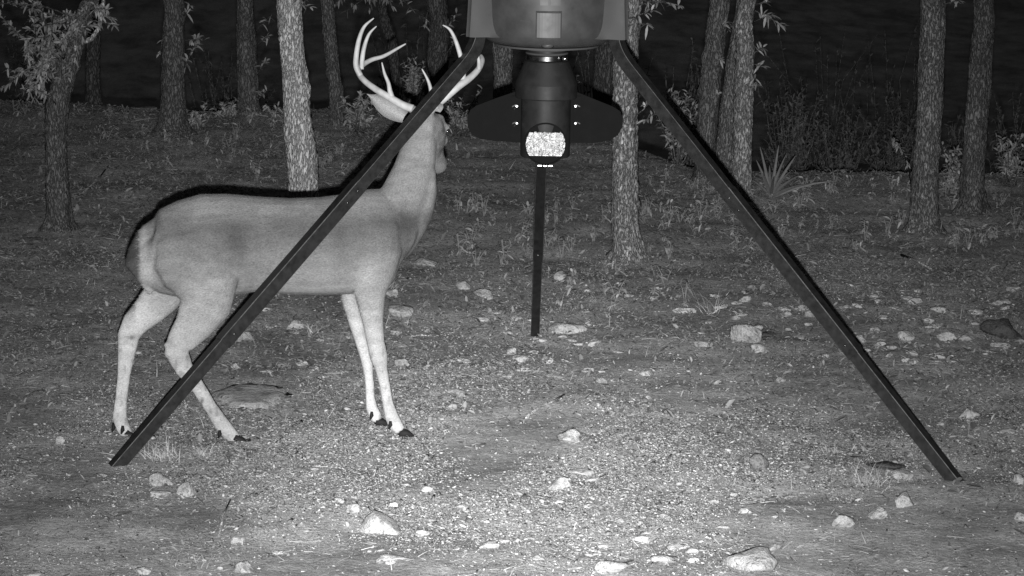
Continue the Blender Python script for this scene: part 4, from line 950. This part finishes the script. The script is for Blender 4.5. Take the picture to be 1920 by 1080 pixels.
dirs = (-ex[None] * (1 - legness) * (1 - .7 * neck_) + np.array([0, 0, -1.0])[None] * (.25 + legness + neck_)) + rng.normal(0, .22, (NH, 3))
dirs = dirs - Nn * (dirs * Nn).sum(1)[:, None]; dirs /= np.linalg.norm(dirs, axis=1)[:, None] + 1e-9
dirs = dirs + Nn * rng.uniform(.08, .3, NH)[:, None]
Lh = (.016 * (1 - legness[:, 0]) + .007 * legness[:, 0]) * rng.uniform(.6, 1.2, NH); Lh = np.where(lz > .98, Lh * .55, Lh)
sd = np.cross(dirs, Nn); sd /= np.linalg.norm(sd, axis=1)[:, None] + 1e-9; wd = .0008
root = Pp - Nn * .001
Vh = np.stack([root - sd * wd, root + sd * wd, root + dirs * Lh[:, None]], 1).reshape(-1, 3); Fh = np.arange(NH * 3).reshape(-1, 3)
th_ = np.repeat(tn * rng.uniform(.5, 1.45, NH), 3)
o = put('coat', np_mesh('coat', Vh, Fh, M['fur'], th_), deer); o['kind'] = 'stuff'

# hooves and dewclaws
def hoof(px, py, lat, ln, toe=(1, 0)):
    c = D(px, py, lat)
    for s_ in (-1, 1):
        m = MB(); b_ = c + EY * (s_ * .011); tip = b_ + EX * ln * toe[0]; tip.z = hz(tip.x, tip.y) + .006; bk = b_ - EX * .018; bk.z = max(bk.z, hz(bk.x, bk.y) + .016)
        m.tube([bk, b_ + EX * ln * .3, b_ + EX * ln * .7 - Vector((0, 0, .006)), tip], [(.012, .009), (.0135, .0095), (.009, .008), (.003, .003)], 12, ref=Vector((0, 0, 1)))
        m.build('hoof', M['hoof'], deer, OR)
hoof(447, 827, n_, .046); hoof(244, 822, f_, .042); hoof(756, 812, n_, .04); hoof(712, 791, f_, .034)
def claw(px, py, lat):
    c = D(px, py, lat); m = MB(); m.tube([c + Vector((0, 0, .016)), c, c - Vector((0, 0, .016)) - EX * .006], [(.005, .005), (.0085, .008), (.003, .004)], 10, ref=EX); m.build('dewclaw', M['hoof'], deer, OR)
for p in ((412, 814, n_ - .012), (213, 802, f_ + .01), (230, 806, f_ - .022), (732, 797, n_ - .016), (697, 779, f_ - .016)): claw(*p)
# eyes
for s_ in (-1, 1):
    m = MB(); c = HP + HD * .09 + HU * .026 + HRt * s_ * .066; m.lathe(c, [(.002, -.014), (.009, -.011), (.013, -.004), (.014, 0), (.013, .004), (.009, .011), (.002, .014)], 14); m.build('eye', M['eye'], deer, OR)
m = MB(); c = HP + HD * .288 - HU * .012; m.tube([c - HD * .012, c, c + HD * .008], [(.018, .022), (.017, .021), (.008, .010)], 14, ref=HU); m.build('nose', M['hoof'], deer, OR)
# ears: cupped leaves
def ear(base, tip, up_, width, cup, name='ear'):
    ln = (tip - base); L_ = ln.length; d = ln.normalized(); u_ = (up_ - d * up_.dot(d)).normalized(); n2 = d.cross(u_); m = MB(); V_ = []; ns, nt_ = 9, 12
    for face in (0, 1):
        for i_ in range(nt_):
            tt = i_ / (nt_ - 1); w_ = width * (math.sin(math.pi * min(1, (tt * .80 + .17))) ** .8) * (1 - tt ** 6) + .001
            for j in range(ns):
                s2 = -1 + 2 * j / (ns - 1); off = cup * (1 - s2 * s2) * (1 - .6 * tt) * w_ / width
                V_.append(base + d * L_ * tt + u_ * (s2 * w_ * .5) + n2 * (off + (0.004 * (1 - s2 * s2) if face else 0)))
    q_ = nt_ * ns; Fs = []
    for i_ in range(nt_ - 1):
        for j in range(ns - 1):
            a = i_ * ns + j; Fs.append((a, a + 1, a + ns + 1, a + ns)); Fs.append((q_ + a, q_ + a + ns, q_ + a + ns + 1, q_ + a + 1))
    m.add(V_, Fs, .25); m.tone = [.16 + .13 * min(1, (k % ns) / 4) for k in range(len(m.v))] if width > .08 else m.tone; return m.build(name, M['fur'], deer, OR, tone=True)
YH = HP.y
ear(at(760, 220, YH + .02), at(688, 176, YH + .07), Vector((-.5, .1, -1)), .081, .028)
ear(at(815, 214, YH - .03), at(812, 190, YH - .09), Vector((1, 0, .5)), .075, .022)

# antlers
def smooth_path(pts, k=5):
    out = []
    for i_ in range(len(pts) - 1):
        p0, p1, p2, p3 = pts[max(i_ - 1, 0)], pts[i_], pts[i_ + 1], pts[min(i_ + 2, len(pts) - 1)]
        for j in range(k):
            t = j / k; out.append(0.5 * ((2 * p1) + (p2 - p0) * t + (2 * p0 - 5 * p1 + 4 * p2 - p3) * t * t + (3 * p1 - p0 - 3 * p2 + p3) * t ** 3))
    out.append(pts[-1]); return out
def antler(beam, tines, name='antler'):
    root = None
    P_ = smooth_path([at(px, py, YH + dy) for px, py, dy, r_ in beam]); rr = np.interp(np.linspace(0, len(beam) - 1, len(P_)), range(len(beam)), [b[3] for b in beam])
    m = MB(); m.tube(P_, [float(q_) for q_ in rr], 12); root = m.build(name, M['antler'], deer, OR)
    for tn_ in tines:
        P_ = smooth_path([at(px, py, YH + dy) for px, py, dy, r_ in tn_]); rr = np.interp(np.linspace(0, len(tn_) - 1, len(P_)), range(len(tn_)), [b[3] for b in tn_])
        m = MB(); m.tube(P_, [float(q_) for q_ in rr], 10); m.build('tine', M['antler'], root, OR)
antler([(774, 204, .0, .016), (755, 197, .01, .0155), (732, 184, .02, .0145), (704, 167, .04, .0125), (682, 150, .08, .0115), (672, 134, .14, .0115), (680, 122, .20, .0105), (697, 112, .24, .009), (720, 105, .27, .0075), (745, 91, .30, .0055), (761, 82, .31, .0025)],
       [[(676, 142, .10, .011), (668, 125, .10, .0115), (668, 105, .10, .0105), (673, 75, .10, .009), (683, 50, .09, .0065), (701, 34, .08, .002)],
        [(678, 130, .16, .009), (679, 112, .17, .0095), (683, 88, .18, .0085), (692, 64, .18, .006), (706, 49, .18, .002)],
        [(735, 184, .02, .012), (731, 170, .02, .0095), (728, 155, .015, .0075), (721, 138, .01, .006), (716, 117, .0, .002)]])
antler([(806, 208, -.02, .016), (818, 197, -.02, .0155), (836, 182, -.01, .015), (858, 163, .0, .015), (880, 147, .03, .0135), (896, 131, .07, .012), (904, 114, .12, .0105), (902, 104, .16, .006)],
       [[(868, 152, .02, .012), (868, 128, .02, .0105), (863, 103, .02, .0095), (853, 73, .02, .0075), (843, 55, .02, .0055), (830, 47, .02, .002)],
        [(812, 202, -.02, .012), (809, 175, -.02, .0085), (803, 152, -.02, .006), (791, 129, -.02, .002)],
        [(898, 130, .06, .009), (898, 115, .05, .0075), (895, 98, .05, .003)]])
